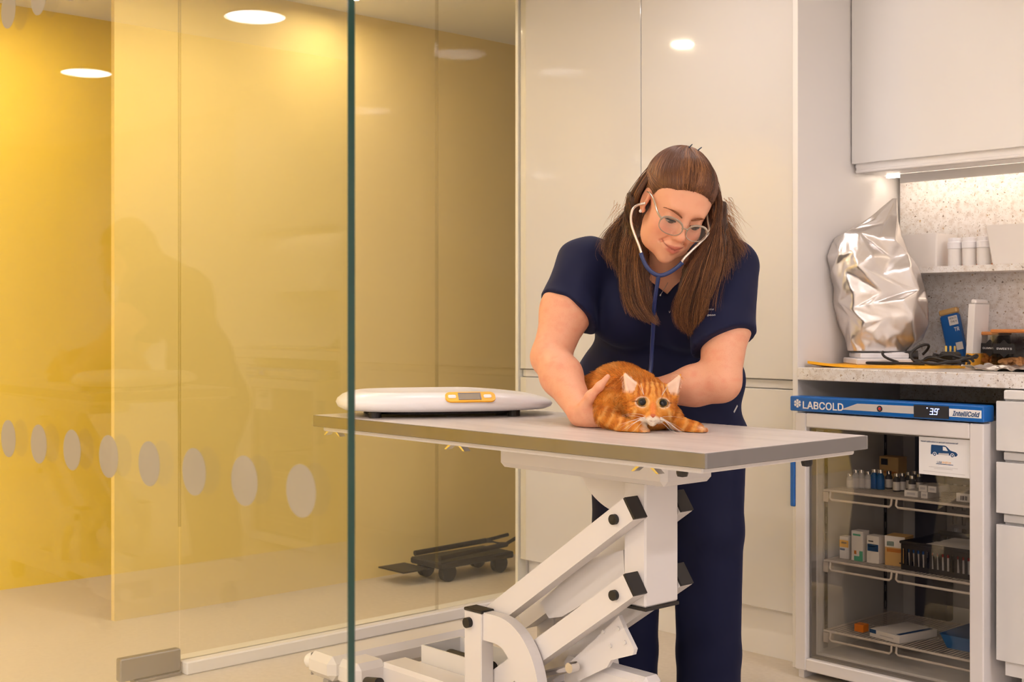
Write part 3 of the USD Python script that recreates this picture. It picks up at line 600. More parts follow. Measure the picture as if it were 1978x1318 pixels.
# blue treat pouch, leaning
def leaning(bottom, top, wid, dep):
    """frame whose up axis runs from bottom to top"""
    up = top - bottom; h = np.linalg.norm(up); up /= h; ex = np.array([1, 0, 0]) - up * up[0]; ex /= np.linalg.norm(ex); ez = np.cross(ex, up); return ex, up, ez, h
yp = 3.76
def onY(px, py, y):
    r = pix(px, py, 1.) - EYE; return EYE + r * (y / r[1])
b0 = onY(1852, 699, yp); b0[2] = WT + .012; t0 = onY(1831, 597, yp); ex, up, ez, h = leaning(b0, t0, .06, .03)
tp = thing('treat_pouch', 'blue treat pouch with an orange top, leaning against the backsplash', 'pouch', (b0[0], yp, WT))
def pbox(o, ex, up, ez, x0, x1, y0, y1, z0, z1, b=.002):
    m = bx(x0, x1, y0, y1, z0, z1, b); v = np.array(m.vertices); return trimesh.Trimesh(o + v[:, :1] * ex + v[:, 1:2] * up + v[:, 2:] * ez, m.faces, process=False)
part(tp, 'pouch_body', pbox(b0, ex, up, ez, -.031, .031, -.006, h - .018, -.016, .010, .006), 'blue_card')
part(tp, 'orange_band', pbox(b0, ex, up, ez, -.0313, .0313, h - .0179, h, -.014, .008, .004), 'card_tan', label='orange top band')
part(tp, 'sticky_label', pbox(b0, ex, up, ez, .000, .0308, h - .055, h - .026, .0101, .0109, .0002), 'card_white', label='white handwritten label')
part(tp, 'lettering', text('BOATS', .0062, b0 + ex * .004 + up * (h - .036) + ez * .0109, ex, up, .0003, False, width=.023), 'black_print')
part(tp, 'lettering', text('THE K', .0062, b0 + ex * .006 + up * (h - .047) + ez * .0109, ex, up, .0003, False, width=.021), 'black_print')
part(tp, 'lettering', text('TR', .012, b0 + ex * .012 + up * (h - .075) + ez * .0101, ex, up, .0004, True, width=.017), 'white_print')
part(tp, 'print_patch', pbox(b0, ex, up, ez, .008, .0308, .036, .060, .0101, .0106, .0001), 'card_white')
# white carton with orange foot
b1 = onY(1881, 700, 3.70); b1[2] = WT; t1 = onY(1885, 580, 3.70); ex, up, ez, h = leaning(b1, np.array([b1[0] + .012, b1[1], t1[2]]), .1, .1)
wc = thing('treat_carton', 'tall white carton with an orange foot between blue pouch and storage jars', 'carton', b1)
part(wc, 'carton_body', pbox(b1, ex, up, ez, -.010, .012, .042, h - .012, -.055, .035, .001), 'card_white')
part(wc, 'orange_foot', pbox(b1, ex, up, ez, -.0102, .0122, 0, .0418, -.0552, .0352, .001), 'orange_print', label='orange foot of the carton')
part(wc, 'lid_flap', prism([(-.055, 0), (.035, 0), (.028, .014), (-.05, .016)], b1 + ex * .0095 + up * (h - .0118), -ez, up, -.019) if False else pbox(b1, ex, up, ez, -.008, .010, h - .0118, h + .002, -.050, .028, .004), 'card_white')
part(wc, 'picture_print', pbox(b1, ex, up, ez, -.0106, -.0101, .05, h - .045, -.05, .03, .0001), 'biscuit', label='printed picture on the carton side')
# clear jars with wooden lids
def jar(x0, x1, y0, y1, z1, label, word, fill, fh, mat):
    j = thing('storage_jar', label, 'jar', ((x0 + x1) / 2, (y0 + y1) / 2, WT))
    w = .0025
    part(j, 'clear_box', cat_(bx(x0, x1, y0, y0 + w, WT + .001, z1), bx(x0, x1, y1 - w, y1, WT + .001, z1), bx(x0, x0 + w, y0 + w, y1 - w, WT + .001, z1), bx(x1 - w, x1, y0 + w, y1 - w, WT + .001, z1), bx(x0, x1, y0, y1, WT + .0002, WT + .001)), 'clear_plastic')
    part(j, 'wooden_lid', bx(x0 - .003, x1 + .003, y0 - .003, y1 + .003, z1 + .0005, z1 + .011, .003), 'wood', label='wooden lid')
    lx, lz = x0 + .040, WT + .058
    lab = Point(0, 0).buffer(.020, 10); lab = unary_union([sbox(-.030, -.012, .030, .012).buffer(.003), Polygon([(-.022, 0), (0, .022), (.022, 0), (0, -.022)]).buffer(.004)])
    lb = part(j, 'label_plate', prism(lab, (lx, y0 - .0002, lz), XH, ZH, .0006), 'black_soft', label='black label')
    part(lb, 'lettering', text(word, .0058, (lx - .024, y0 - .0009, lz - .003), XH, ZH, .0003, False, width=.048), 'white_print')
    bs = []
    r2 = np.random.default_rng(len(word))
    n = 0
    for _ in range(170):
        p = np.array([r2.uniform(x0 + .012, x1 - .012), r2.uniform(y0 + .012, y1 - .012), WT + .009 + r2.uniform(0, fh)])
        m = trimesh.creation.icosphere(1, .0085); v = np.array(m.vertices) * [1.15, .9, .7]; R_ = trimesh.transformations.random_rotation_matrix(r2.random(3))[:3, :3]
        bs.append(trimesh.Trimesh(v @ R_.T + p, m.faces, process=False))
    b = single('biscuit_heap', cat_(*bs), mat, fill, 'biscuits', kind='stuff', smooth=60)
jar(-1.942, -1.878, 3.715, 3.80, 1.012, 'clear storage jar of orange biscuits next to the white carton', 'GUMMIES', 'small round orange biscuits filling the jar beside the carton', .050, 'biscuit')
jar(-1.872, -1.735, 3.665, 3.80, 1.020, 'wider clear storage jar at the right edge, half empty', 'SWEETS', 'pale small biscuits covering the bottom of the wider jar', .016, 'biscuit_pale')

# ================================================================== on the wall shelf
SHZ = 1.226
def tub(x0, x1, y, d, z1, label):
    t = thing('storage_tub', label, 'tub', ((x0 + x1) / 2, y, SHZ)); cx, hw, h = (x0 + x1) / 2, (x1 - x0) / 2, z1 - SHZ
    bo = sbox(-hw * .74, -d * .36, hw * .74, d * .36).buffer(.006); to = sbox(-hw + .006, -d / 2 + .006, hw - .006, d / 2 - .006).buffer(.006)
    bo, to = np.array(bo.exterior.coords)[:-1], np.array(to.exterior.coords)[:-1]; n = len(bo)
    rings = [(bo, 0, 1.), (to, h, 1.), (to, h, .955), (bo, .004, .95)]; V = np.vstack([np.c_[p * k + [cx, y], np.full(n, SHZ + z)] for p, z, k in rings]); F = []
    for i in range(3):
        for j in range(n): F += [[i * n + j, i * n + (j + 1) % n, (i + 1) * n + (j + 1) % n], [i * n + j, (i + 1) * n + (j + 1) % n, (i + 1) * n + j]]
    V = np.vstack([V, [[cx, y, SHZ]], [[cx, y, SHZ + .004]]]); F += [[4 * n, (j + 1) % n, j] for j in range(n)] + [[4 * n + 1, 3 * n + j, 3 * n + (j + 1) % n] for j in range(n)]
    part(t, 'tub_body', trimesh.Trimesh(V, np.array(F), process=False), 'card_white', 30)
tub(-2.185, -2.055, 3.74, .13, 1.33, 'tapered cream storage tub at the left end of the wall shelf')
tub(-1.895, -1.72, 3.735, .13, 1.345, 'larger tapered cream storage tub at the right edge of the wall shelf')
for px, l in ((1844.5, 'left of the three white screw-top pots on the wall shelf'), (1872.5, 'middle one of the three white screw-top pots on the wall shelf'), (1901, 'right of the three white screw-top pots on the wall shelf')):
    p = onY(px, 500, 3.72); x = p[0]
    t = thing('screw_top_pot', l, 'pot', (x, 3.72, SHZ), group='white pots on the wall shelf')
    part(t, 'pot_body', lathe([(0, SHZ), (.0205, SHZ), (.0208, SHZ + .055), (0, SHZ + .055)], 28, (x, 3.72, 0)), 'card_white', 30)
    part(t, 'cap', lathe([(0, SHZ + .0555), (.0225, SHZ + .0555), (.0228, SHZ + .075), (.0205, SHZ + .0765), (.0205, SHZ + .088), (.0185, SHZ + .089), (0, SHZ + .089)], 28, (x, 3.72, 0)), 'plastic_white', 30)
single('orange_tray', bx(-2.05, -1.90, 3.765, 3.80, SHZ + .0002, SHZ + .008, .001), 'orange_plastic', 'flat orange tray behind the white pots on the shelf', 'tray')

# ================================================================== inside the fridge
def yp_(px, py, y): 
    p = onY(px, py, y); return p[0], p[2]
S1, S2, S3 = [z + .0046 for z in SZ]
def carton(name, x0, x1, y0, d, z, h, mat, label, bands=(), cat='carton', group=None, yaw=0.):
    base = np.array([(x0 + x1) / 2, y0 + d / 2, z]); t = thing(name, label, cat, base, yaw, group)
    w = x1 - x0; L = lambda m: part(t, *m[:1], m[1], m[2], world=False, label=(m[3] if len(m) > 3 else None))
    L(('box', bx(-w / 2, w / 2, -d / 2, d / 2, 0, h, .0008), mat))
    for n_, a, b_, m_, *lab in bands: L((n_, bx(-w / 2 + a[0] * w, -w / 2 + a[1] * w, -d / 2 - .0005, -d / 2, b_[0] * h, b_[1] * h), m_, *(lab or [None])))
    return t
carton('medicine_carton', -2.162, -2.132, 3.30, .03, S2, .066, 'card_white', 'small white and yellow medicine carton, leftmost on the middle fridge shelf', [('yellow_band', (.0, 1.), (.52, .84), 'yellow_plastic'), ('lettering_bar', (.2, .8), (.68, .76), 'dark_blue_print'), ('blue_stripe', (.05, .6), (.38, .46), 'dark_blue_print')], group=None)
carton('medicine_carton', -2.122, -2.083, 3.30, .036, S2, .088, 'card_white', 'taller white medicine carton with a mint green corner on the middle fridge shelf', [('mint_corner', (.25, 1.), (0, .16), 'mint_print'), ('mint_bar', (.15, .8), (.84, .90), 'mint_print'), ('mint_side', (.70, 1.), (.16, .34), 'mint_print'), ('picture', (.25, .45), (.22, .34), 'biscuit')])
carton('medicine_carton', -2.070, -2.030, 3.30, .036, S2, .080, 'card_white', 'white medicine carton with a dark blue band on the middle fridge shelf', [('dark_band', (.06, .96), (.44, .70), 'dark_blue_print'), ('lettering_bar', (.14, .55), (.78, .82), 'black_print'), ('lettering_bar', (.14, .8), (.60, .63), 'silver_print')])
carton('medicine_carton', -2.018, -1.957, 3.31, .06, S2, .086, 'card_tan', 'tan medicine carton with a green badge beside the black basket', [('white_top', (0, 1.), (.62, 1.), 'card_white'), ('green_badge', (.10, .46), (.66, .82), 'mint_print'), ('lettering_bar', (.10, .9), (.46, .58), 'biscuit'), ('lettering_bar', (.72, .92), (.10, .14), 'black_print')], yaw=.12)
# black basket with syringes
bk = thing('basket', 'black open basket on the middle fridge shelf', 'basket', (-1.83, 3.36, S2))
bx0, bx1, by0, by1, bh = -1.948, -1.705, 3.285, 3.50, .078
def lattice(n, w, h, tilt=0.):
    pl = sbox(0, 0, w, h)
    for i in range(n): pl = pl.difference(sbox((i + .28) * w / n, .014, (i + .78) * w / n, h - .018))
    return pl
part(bk, 'basket_wall', prism(lattice(16, bx1 - bx0, bh), (bx0, by0, S2), XH, ZH, .002), 'black_plastic')
part(bk, 'basket_wall', prism(lattice(16, bx1 - bx0, bh + .01), (bx0, by1, S2), XH, ZH, .002), 'black_plastic')
part(bk, 'basket_wall', prism(lattice(13, by1 - by0, bh), (bx0, by0, S2), YH, ZH, .002), 'black_plastic')
part(bk, 'basket_wall', prism(lattice(13, by1 - by0, bh), (bx1, by0, S2), YH, ZH, .002), 'black_plastic')
part(bk, 'basket_floor', bx(bx0, bx1, by0, by1, S2, S2 + .0025), 'black_plastic')
part(bk, 'basket_rim', tube([(bx0, by0 - .003, S2 + bh), (bx1, by0 - .003, S2 + bh), (bx1, by1, S2 + bh), (bx0, by1, S2 + bh)], .0045, 8, closed=True), 'black_plastic')
k = 0
def syringe(x, cap, label, group):
    t = thing('sample_tube', label, 'tube', (x, 3.300, S2 + .003), group=group)
    p = lambda a, z: (x + a * .10, 3.300 + a * .02, S2 + .003 + z)
    part(t, 'tube_body', tube([p(0, 0), p(-.03, .045)], .0042, 10), 'card_white', 40)
    part(t, 'cap', tube([p(-.031, .0455), p(-.042, .060)], .0046, 10), cap, 40)
ORD = ('first', 'second', 'third', 'fourth', 'fifth', 'sixth', 'seventh', 'eighth')
for i in range(4): syringe(-1.927 + i * .0145, 'blue_card', f'blue-capped sample tube, {ORD[i]} from the left in the black basket', 'blue-capped tubes in the basket')
for i in range(8): syringe(-1.860 + i * .0165 + (.012 if i > 3 else 0), 'red_cap', f'red-capped sample tube, {ORD[i]} red one from the left in the black basket', 'red-capped tubes in the basket')
single('blister_pack', patch([(-1.90, 3.33, S2 + .066), (-1.73, 3.32, S2 + .066), (-1.73, 3.46, S2 + .072), (-1.88, 3.46, S2 + .072)], 12, 8, .003, .014, 9, 40), 'card_white', 'white packets piled on top of the black basket', 'packets')
# vials on the top shelf
def vial(x, y, mat, label, group, s=1.):
    t = thing('vial', label, 'vial', (x, y, S1), group=group); z = S1
    part(t, 'bottle', lathe([(0, z), (.0095 * s, z), (.0095 * s, z + .032 * s), (.006 * s, z + .037 * s), (.006 * s, z + .040 * s), (0, z + .040 * s)], 16, (x, y, 0)), mat, 40)
    part(t, 'stopper', lathe([(0, z + .0402 * s), (.0072 * s, z + .0402 * s), (.0072 * s, z + .048 * s), (0, z + .048 * s)], 16, (x, y, 0)), 'chrome' if mat != 'black_plastic' else 'grey_plastic', 40)
    part(t, 'paper_label', lathe([(.0097 * s, z + .004), (.0099 * s, z + .004), (.0099 * s, z + .026 * s), (.0097 * s, z + .026 * s)], 16, (x, y, 0)), 'card_white' if mat != 'blue_tray' else 'blue_card', 40)
for i, (px, s) in enumerate(((1641, .9), (1653, 1.15), (1664, 1.15), (1677, 1.05))):
    x, _ = yp_(px, 930, 3.325 + .012 * i); vial(x, 3.325 + .012 * i, 'clear_plastic' if False else 'liner', f'clear glass vial with white label, {ORD[i]} from the left on the top fridge shelf', 'clear vials on the top fridge shelf', s)
for i, px in enumerate((1689, 1701)):
    x, _ = yp_(px, 930, 3.37); vial(x, 3.37, 'blue_tray', f'{("left", "right")[i]} of the two blue labelled vials on the top fridge shelf', 'blue vials on the top fridge shelf', 1.2)
for i, (px, y) in enumerate(((1717, 3.40), (1732, 3.36), (1743, 3.38), (1755, 3.42), (1762, 3.345), (1776, 3.40), (1768, 3.45))):
    x, _ = yp_(px, 930, y); vial(x, y, 'dark_grey', f'dark brown vial, {ORD[[0, 1, 2, 3, 4, 6, 5][i]]} dark one from the left on the top fridge shelf', 'dark vials on the top fridge shelf', 1.1)
x, _ = yp_(1722, 905, 3.50)
carton('medicine_carton', x - .03, x + .035, 3.48, .05, S1, .085, 'card_tan', 'tan medicine carton standing behind the dark vials on the top fridge shelf', [('dark_badge', (.10, .45), (.70, .92), 'black_print'), ('lettering_bar', (.1, .9), (.40, .48), 'biscuit')])
for i, (px0, px1, zz, l) in enumerate(((1752, 1778, 0, 'left small white carton, bottom row at the front of the top fridge shelf'), (1784, 1797, 0, 'right small white carton, bottom row at the front of the top fridge shelf'), (1779, 1795, 1, 'left small white carton lying on the bottom row of the top fridge shelf'), (1797, 1813, 1, 'right small white carton lying on the bottom row of the top fridge shelf'))):
    xa, _ = yp_(px0, 960, 3.30); xb, _ = yp_(px1, 960, 3.30)
    carton('small_carton', xa, xb, 3.285 if not zz else 3.287, .075, S1 + .0185 * zz, .018, 'card_white', l, [('lettering_bar', (.2, .8), (.35, .7), 'silver_print')], group='small white cartons on the top fridge shelf')
xa, _ = yp_(1847, 950, 3.30); xb, _ = yp_(1876, 950, 3.30)
carton('barcode_carton', xa, min(xb, -1.70), 3.30, .06, S1, .024, 'card_white', 'small white carton with a barcode at the right of the top fridge shelf', [('barcode_bar', (a, a + .05), (.2, .7), 'black_print') for a in (.3, .4, .48, .6, .68)])
# bottom shelf
carton('small_amber_box', -2.112, -2.082, 3.30, .03, S3, .022, 'orange_plastic', 'small amber box near the left of the bottom fridge shelf', cat='box')
carton('flat_carton', -2.035, -1.925, 3.27, .16, S3, .022, 'card_white', 'flat white carton with navy ends on the bottom fridge shelf', [('navy_end', (0, .22), (.5, 1.), 'dark_blue_print'), ('lettering_bar', (.35, .8), (.4, .55), 'silver_print')], yaw=-.18)
part(numbered_thing := '/World/flat_carton', 'navy_top', bx(.035, .048, -.07, .07, .0221, .0226), 'dark_blue_print', world=False)
tr = thing('plastic_tray', 'blue plastic tray at the right of the bottom fridge shelf', 'tray', (-1.77, 3.40, S3))
o_ = np.array(sbox(-.06, -.08, .06, .08).buffer(.012).exterior.coords)[:-1]; n = len(o_)
V = np.vstack([np.c_[o_ * k + [-1.775, 3.40], np.full(n, S3 + z)] for k, z in ((.82, 0.), (1., .04), (.96, .04), (.79, .003))]); F = []
for i in range(3):
    for j in range(n): F += [[i * n + j, i * n + (j + 1) % n, (i + 1) * n + (j + 1) % n], [i * n + j, (i + 1) * n + (j + 1) % n, (i + 1) * n + j]]
V = np.vstack([V, [[-1.775, 3.40, S3]], [[-1.775, 3.40, S3 + .003]]]); F += [[4 * n, (j + 1) % n, j] for j in range(n)] + [[4 * n + 1, 3 * n + j, 3 * n + (j + 1) % n] for j in range(n)]
part(tr, 'tray_body', trimesh.Trimesh(V, np.array(F), process=False), 'blue_tray', 30)

# ================================================================== folded trolley in the corridor
dl = thing('folding_trolley', 'black folded platform trolley on the corridor floor behind the glass', 'trolley', (-4.06, 3.43, 0))
part(dl, 'deck', bx(-4.17, -3.97, 3.24, 3.64, .058, .085, .006), 'black_plastic')
part(dl, 'folded_handle', cat_(tube([(-4.15, 3.25, .10), (-4.13, 3.62, .112), (-4.00, 3.62, .112), (-3.99, 3.25, .10)], .011, 10), tube([(-4.14, 3.60, .108), (-4.12, 3.74, .125)], .008, 8), tube([(-4.0, 3.60, .108), (-4.0, 3.70, .14)], .008, 8)), 'black_plastic', 40)
part(dl, 'toe_plate', bx(-4.20, -4.03, 3.10, 3.235, .052, .058, .002), 'black_plastic')
for x, y in ((-4.14, 3.30), (-4.0, 3.30), (-4.14, 3.58), (-4.0, 3.58)):
    w_ = part(dl, 'wheel', tube([(x - .013, y, .0375), (x + .013, y, .0375)], .037, 22), 'black_soft', 30)
    part(w_, 'wheel_fork', bx(x - .018, x + .018, y - .012, y + .012, .072, .0585 + .0005), 'dark_grey') if False else None

# ================================================================== bodies as blended distance fields
def smin(a, b, k):
    if k <= 0: return np.minimum(a, b)
    h = np.maximum(k - np.abs(a - b), 0) / k
    return np.minimum(a, b) - h * h * k * .25
def smax(a, b, k): return -smin(-a, -b, k)
class Field:
    """a list of blended shapes; later ones join (or cut) what came before"""
    def __init__(s): s.P = []
    def cone(s, a, b, ra, rb, k=.02, op='+'): s.P.append(('c', np.array(a, float), np.array(b, float), ra, rb, k, op)); return s
    def ball(s, c, r, k=.02, op='+'): return s.ell(c, (r, r, r), None, k, op)
    def ell(s, c, r, R=None, k=.02, op='+'): s.P.append(('e', np.array(c, float), np.array(r, float), np.eye(3) if R is None else np.array(R, float), 0, k, op)); return s
    def chain(s, pts, rs, k=.02, op='+'):
        for i in range(len(pts) - 1): s.cone(pts[i], pts[i + 1], rs[i], rs[i + 1], k, op)
        return s
    def fn(s, f, k=.0, op='-'): s.P.append(('f', f, 0, 0, 0, k, op)); return s
    def moved(s, M, o, scale=1.):
        """this field with every shape mapped by x -> o + scale * M @ x"""
        t = Field()
        for p in s.P:
            if p[0] == 'c': t.P.append(('c', o + scale * M @ p[1], o + scale * M @ p[2], p[3] * scale, p[4] * scale, p[5] * scale, p[6]))
            elif p[0] == 'e': t.P.append(('e', o + scale * M @ p[1], p[2] * scale, M @ p[3], 0, p[5] * scale, p[6]))
            else: t.P.append(('f', (lambda g: lambda q: g(((q - o) / scale) @ M) * scale)(p[1]), 0, 0, 0, p[5] * scale, p[6]))
        return t
    def d1(s, p, q):
        if p[0] == 'c':
            a, b, ra, rb = p[1:5]; ab = b - a; L2 = ab @ ab + 1e-12
            t = np.clip(((q - a) @ ab) / L2, 0, 1); return np.linalg.norm(q - a - t[:, None] * ab, axis=1) - (ra + (rb - ra) * t)
        if p[0] == 'e':
            l = (q - p[1]) @ p[3]; k0 = np.linalg.norm(l / p[2], axis=1); k1 = np.linalg.norm(l / p[2] ** 2, axis=1); return np.where(k0 < 1e-6, -p[2].min(), k0 * (k0 - 1) / np.maximum(k1, 1e-9))
        return p[1](q)
    def __call__(s, q, keep=None):
        d = np.full(len(q), 9.)
        for i, p in enumerate(s.P):
            if keep is not None and not keep[i]: continue
            e = s.d1(p, q); d = smin(d, e, p[5]) if p[6] == '+' else smax(d, -e, p[5])
        return d
def surface(field, lo, hi, h, B=12, extra=None):
    """naive surface nets over the blocks that hold the surface"""
    lo, hi = np.array(lo, float), np.array(hi, float); nb = np.ceil((hi - lo) / (h * B)).astype(int); n = nb * B + 1
    vol = np.full(n, 1., np.float32); R = h * B * .87
    gi = np.stack(np.meshgrid(*[np.arange(k) for k in nb], indexing='ij'), -1).reshape(-1, 3)
    cen = lo + (gi + .5) * h * B; dc = field(cen)
    Pd = np.stack([field.d1(p, cen) if p[0] != 'f' else np.full(len(cen), -9.) for p in field.P], 1)
    plus = np.array([p[6] == '+' for p in field.P])
    dmin = np.where(plus[None], Pd, 9.).min(1)
    loc = np.stack(np.meshgrid(*[np.arange(B + 1)] * 3, indexing='ij'), -1).reshape(-1, 3)
    for b in range(len(gi)):
        sl_ = tuple(slice(gi[b, k] * B, gi[b, k] * B + B + 1) for k in range(3))
        if abs(dc[b]) > R * 1.5 + .012:
            vol[sl_] = np.where(vol[sl_] == 1., np.float32(np.sign(dc[b]) * .5), vol[sl_]); continue
        keep = np.where(plus, Pd[b] < max(dmin[b], 0) + 2.4 * R + .05, Pd[b] < 2 * R + .05)
        q = lo + (gi[b] * B + loc) * h; v = field(q, keep)
        if extra is not None: v = v + extra(q)
        vol[sl_] = v.reshape(B + 1, B + 1, B + 1)
    s = vol < 0
    c = [s[i:n[0] - 1 + i, j:n[1] - 1 + j, k:n[2] - 1 + k] for i in (0, 1) for j in (0, 1) for k in (0, 1)]
    tot = sum(x.astype(np.int8) for x in c); act = (tot > 0) & (tot < 8); ids = -np.ones(act.shape, np.int64); cells = np.argwhere(act); ids[act] = np.arange(len(cells))
    acc = np.zeros((len(cells), 3)); cnt = np.zeros(len(cells))
    cv = lambda i, j, k: vol[cells[:, 0] + i, cells[:, 1] + j, cells[:, 2] + k]
    for ax in range(3):
        o = [0, 0, 0]
        for a in (0, 1):
            for b in (0, 1):
                p0 = [a, b]; p0.insert(ax, 0); p1 = list(p0); p1[ax] = 1
                va, vb = cv(*p0), cv(*p1); m = (va < 0) != (vb < 0); t = np.where(m, va / np.where(m, va - vb, 1), 0)
                pt = np.tile(np.array(p0, float), (len(cells), 1)); pt[:, ax] += t; acc[m] += pt[m]; cnt[m] += 1
    V = lo + (cells + acc / np.maximum(cnt, 1)[:, None]) * h
    F = []
    for ax in range(3):
        a1, a2 = (ax + 1) % 3, (ax + 2) % 3
        lo_ = [slice(None)] * 3; hi_ = [slice(None)] * 3; lo_[ax] = slice(0, n[ax] - 1); hi_[ax] = slice(1, n[ax])
        S0, S1_ = s[tuple(lo_)], s[tuple(hi_)]; e = np.argwhere(S0 != S1_)
        e = e[(e[:, a1] > 0) & (e[:, a2] > 0) & (e[:, a1] < n[a1] - 1) & (e[:, a2] < n[a2] - 1)]
        if not len(e): continue
        def at(d1_, d2_):
            q = e.copy(); q[:, a1] -= d1_; q[:, a2] -= d2_; return ids[q[:, 0], q[:, 1], q[:, 2]]
        q = np.stack([at(1, 1), at(0, 1), at(0, 0), at(1, 0)], 1); fl = S0[e[:, 0], e[:, 1], e[:, 2]]
        q[~fl] = q[~fl][:, ::-1]; q = q[(q >= 0).all(1)]; F.append(q)
    F = np.vstack(F); m = trimesh.Trimesh(V, np.vstack([F[:, [0, 1, 2]], F[:, [0, 2, 3]]]), process=False)
    return m
# people and animals are laid out in a frame turned towards the camera: X to the right, Y away from the camera, Z up from the floor
def W3(p):
    p = np.atleast_2d(p); return p[:, :1] * RIGHT + p[:, 1:2] * FWD + p[:, 2:] * ZH
def pc(px, py, Z): return np.array([(px - PX0) / FOC * Z, Z, EYE[2] + (PY0 - py) / FOC * Z])
def wmesh(m): return trimesh.Trimesh(W3(m.vertices), m.faces, process=False)
taubin = taubin_
def curves(parent, name, pts, mat, width, label=None, kind=None, color=None, taper=True):
    """strands: an array (n, k, 3) in world coordinates, as one BasisCurves"""
    n, k, _ = pts.shape; o, r = local_of(parent)
    path = numbered(parent + '/' + name); c = UsdGeom.BasisCurves.Define(stage, path)
    c.CreateTypeAttr('linear'); c.CreateCurveVertexCountsAttr(Vt.IntArray.FromNumpy(np.full(n, k, np.int32)))
    c.CreatePointsAttr(Vt.Vec3fArray.FromNumpy((pts.reshape(-1, 3) - o).astype(np.float32)))
    w = np.tile(np.linspace(1, .25, k) if taper else np.ones(k), n) * width
    c.CreateWidthsAttr(Vt.FloatArray.FromNumpy(w.astype(np.float32))); c.SetWidthsInterpolation('vertex')
    if color is not None:
        UsdGeom.PrimvarsAPI(c).CreatePrimvar('tint', Sdf.ValueTypeNames.Color3fArray, 'vertex' if len(color) == n * k else 'uniform').Set(Vt.Vec3fArray.FromNumpy(np.asarray(color, np.float32)))
    UsdShade.MaterialBindingAPI.Apply(c.GetPrim()).Bind(MATS[mat])
    if label or kind: tag(c, label, None, None, kind)
    return path

# ================================================================== the cat
def coat(name, rough=.6):
    MATS[name] = usdkit.material(stage, '/World/Looks/' + name, {'a': ('attribute', {'attribute': 'tint'}), 'p': ('principled_bsdf', {'roughness': rough, 'specular_ior_level': .25})}, [('a.color', 'p.base_color')], surface='p.BSDF')
coat('cat_fur'); coat('tinted', .5)
principled('cat_eye', (.06, .055, .02), .08, .4); principled('pupil', (.004, .004, .004), .08, .35)
principled('cat_nose', lin((196, 104, 66)), .45, .4); principled('whisker', (.85, .80, .74), .3, .5)
CH = pc(1259, 777, 2.86)                                        # between the eyes
cz_ = np.array([.05, .18, .98]); cz_ /= np.linalg.norm(cz_); cy_ = np.array([-.03, -1, .17]); cy_ -= cz_ * (cy_ @ cz_); cy_ /= np.linalg.norm(cy_); cx_ = np.cross(cy_, cz_)
CM = np.stack([cx_, cy_, cz_], 1)
ch_ = Field()
ch_.ell((0, -.022, .004), (.0465, .050, .042)).ell((-.0255, .002, -.016), (.0235, .026, .021), k=.02).ell((.0255, .002, -.016), (.0235, .026, .021), k=.02)
ch_.cone((0, .016, .012), (0, .0385, -.027), .0145, .0080, .012).ell((0, .030, -.037), (.0185, .017, .0125), k=.012)
for s in (-1, 1): ch_.ell((s * .0092, .0365, -.0405), (.0105, .0098, .0082), k=.007)
ch_.ball((0, .032, -.0500), .0075, .008)
for s in (-1, 1):
    ch_.ell((s * .0232, .034, -.004), (.0112, .012, .0092), k=.006, op='-')
    ch_.cone((s * .040, -.014, .024), (s * .0645, -.020, .068), .0195, .0022, .012)
    ch_.cone((s * .0405, .002, .026), (s * .063, -.009, .063), .0150, .0012, .003, '-')
ch_.cone((0, .0455, -.041), (0, .044, -.047), .0012, .0012, .003, '-')
cat_f = ch_.moved(CM, CH)
back = [pc(1236, 778, 2.945), pc(1222, 775, 2.985), pc(1197, 769, 3.08), pc(1160, 778, 3.19), pc(1143, 790, 3.24)]
cat_f.chain([CH - cy_ * .035 - cz_ * .012] + back, [.046, .057, .063, .0735, .066, .050], .03)
cat_f.ell(pc(1150, 790, 3.12), (.055, .075, .05), k=.03)
legR = [pc(1174, 777, 2.945), pc(1172, 802, 2.915), pc(1205, 826, 2.86), pc(1228, 831.5, 2.845), pc(1238, 833, 2.840)]; cat_f.chain(legR, [.034, .0235, .0165, .0160, .0150], .014)
legL = [pc(1270, 785, 2.95), pc(1292, 806, 2.915), pc(1320, 824, 2.862), pc(1338, 829.5, 2.845), pc(1348, 831, 2.84)]; cat_f.chain(legL, [.034, .024, .0160, .0155, .0145], .014)
for base, d0 in ((legR[-1], .0), (legL[-1], .3)):
    for q in (-.0105, -.0035, .0035, .0105):
        cat_f.ell(base + np.array([q * 1.05 + .004, -.0115 - .003 * math.cos(q * 200), -.0035]), (.0055, .0100, .0098), k=.0018)
cat_f.chain([pc(1135, 800, 3.27), pc(1185, 801, 3.30), pc(1235, 800, 3.27), pc(1262, 801, 3.20)], [.022, .020, .018, .014], .015)
cat_f.fn(lambda q: q[:, 2] - (TZ + .0008), .004)                    # rests flat on the table
cm_ = surface(cat_f, (.13, 2.78, .80), (.45, 3.34, .99), .0028); taubin(cm_, 4)
Q = (np.array(cm_.vertices) - CH) @ CM; PV = np.array(cm_.vertices)
ORA, DARK, PALE, CREAM, PINK = (np.array(lin(c)) for c in ((218, 140, 50), (172, 86, 22), (236, 184, 108), (240, 224, 202), (232, 186, 160)))
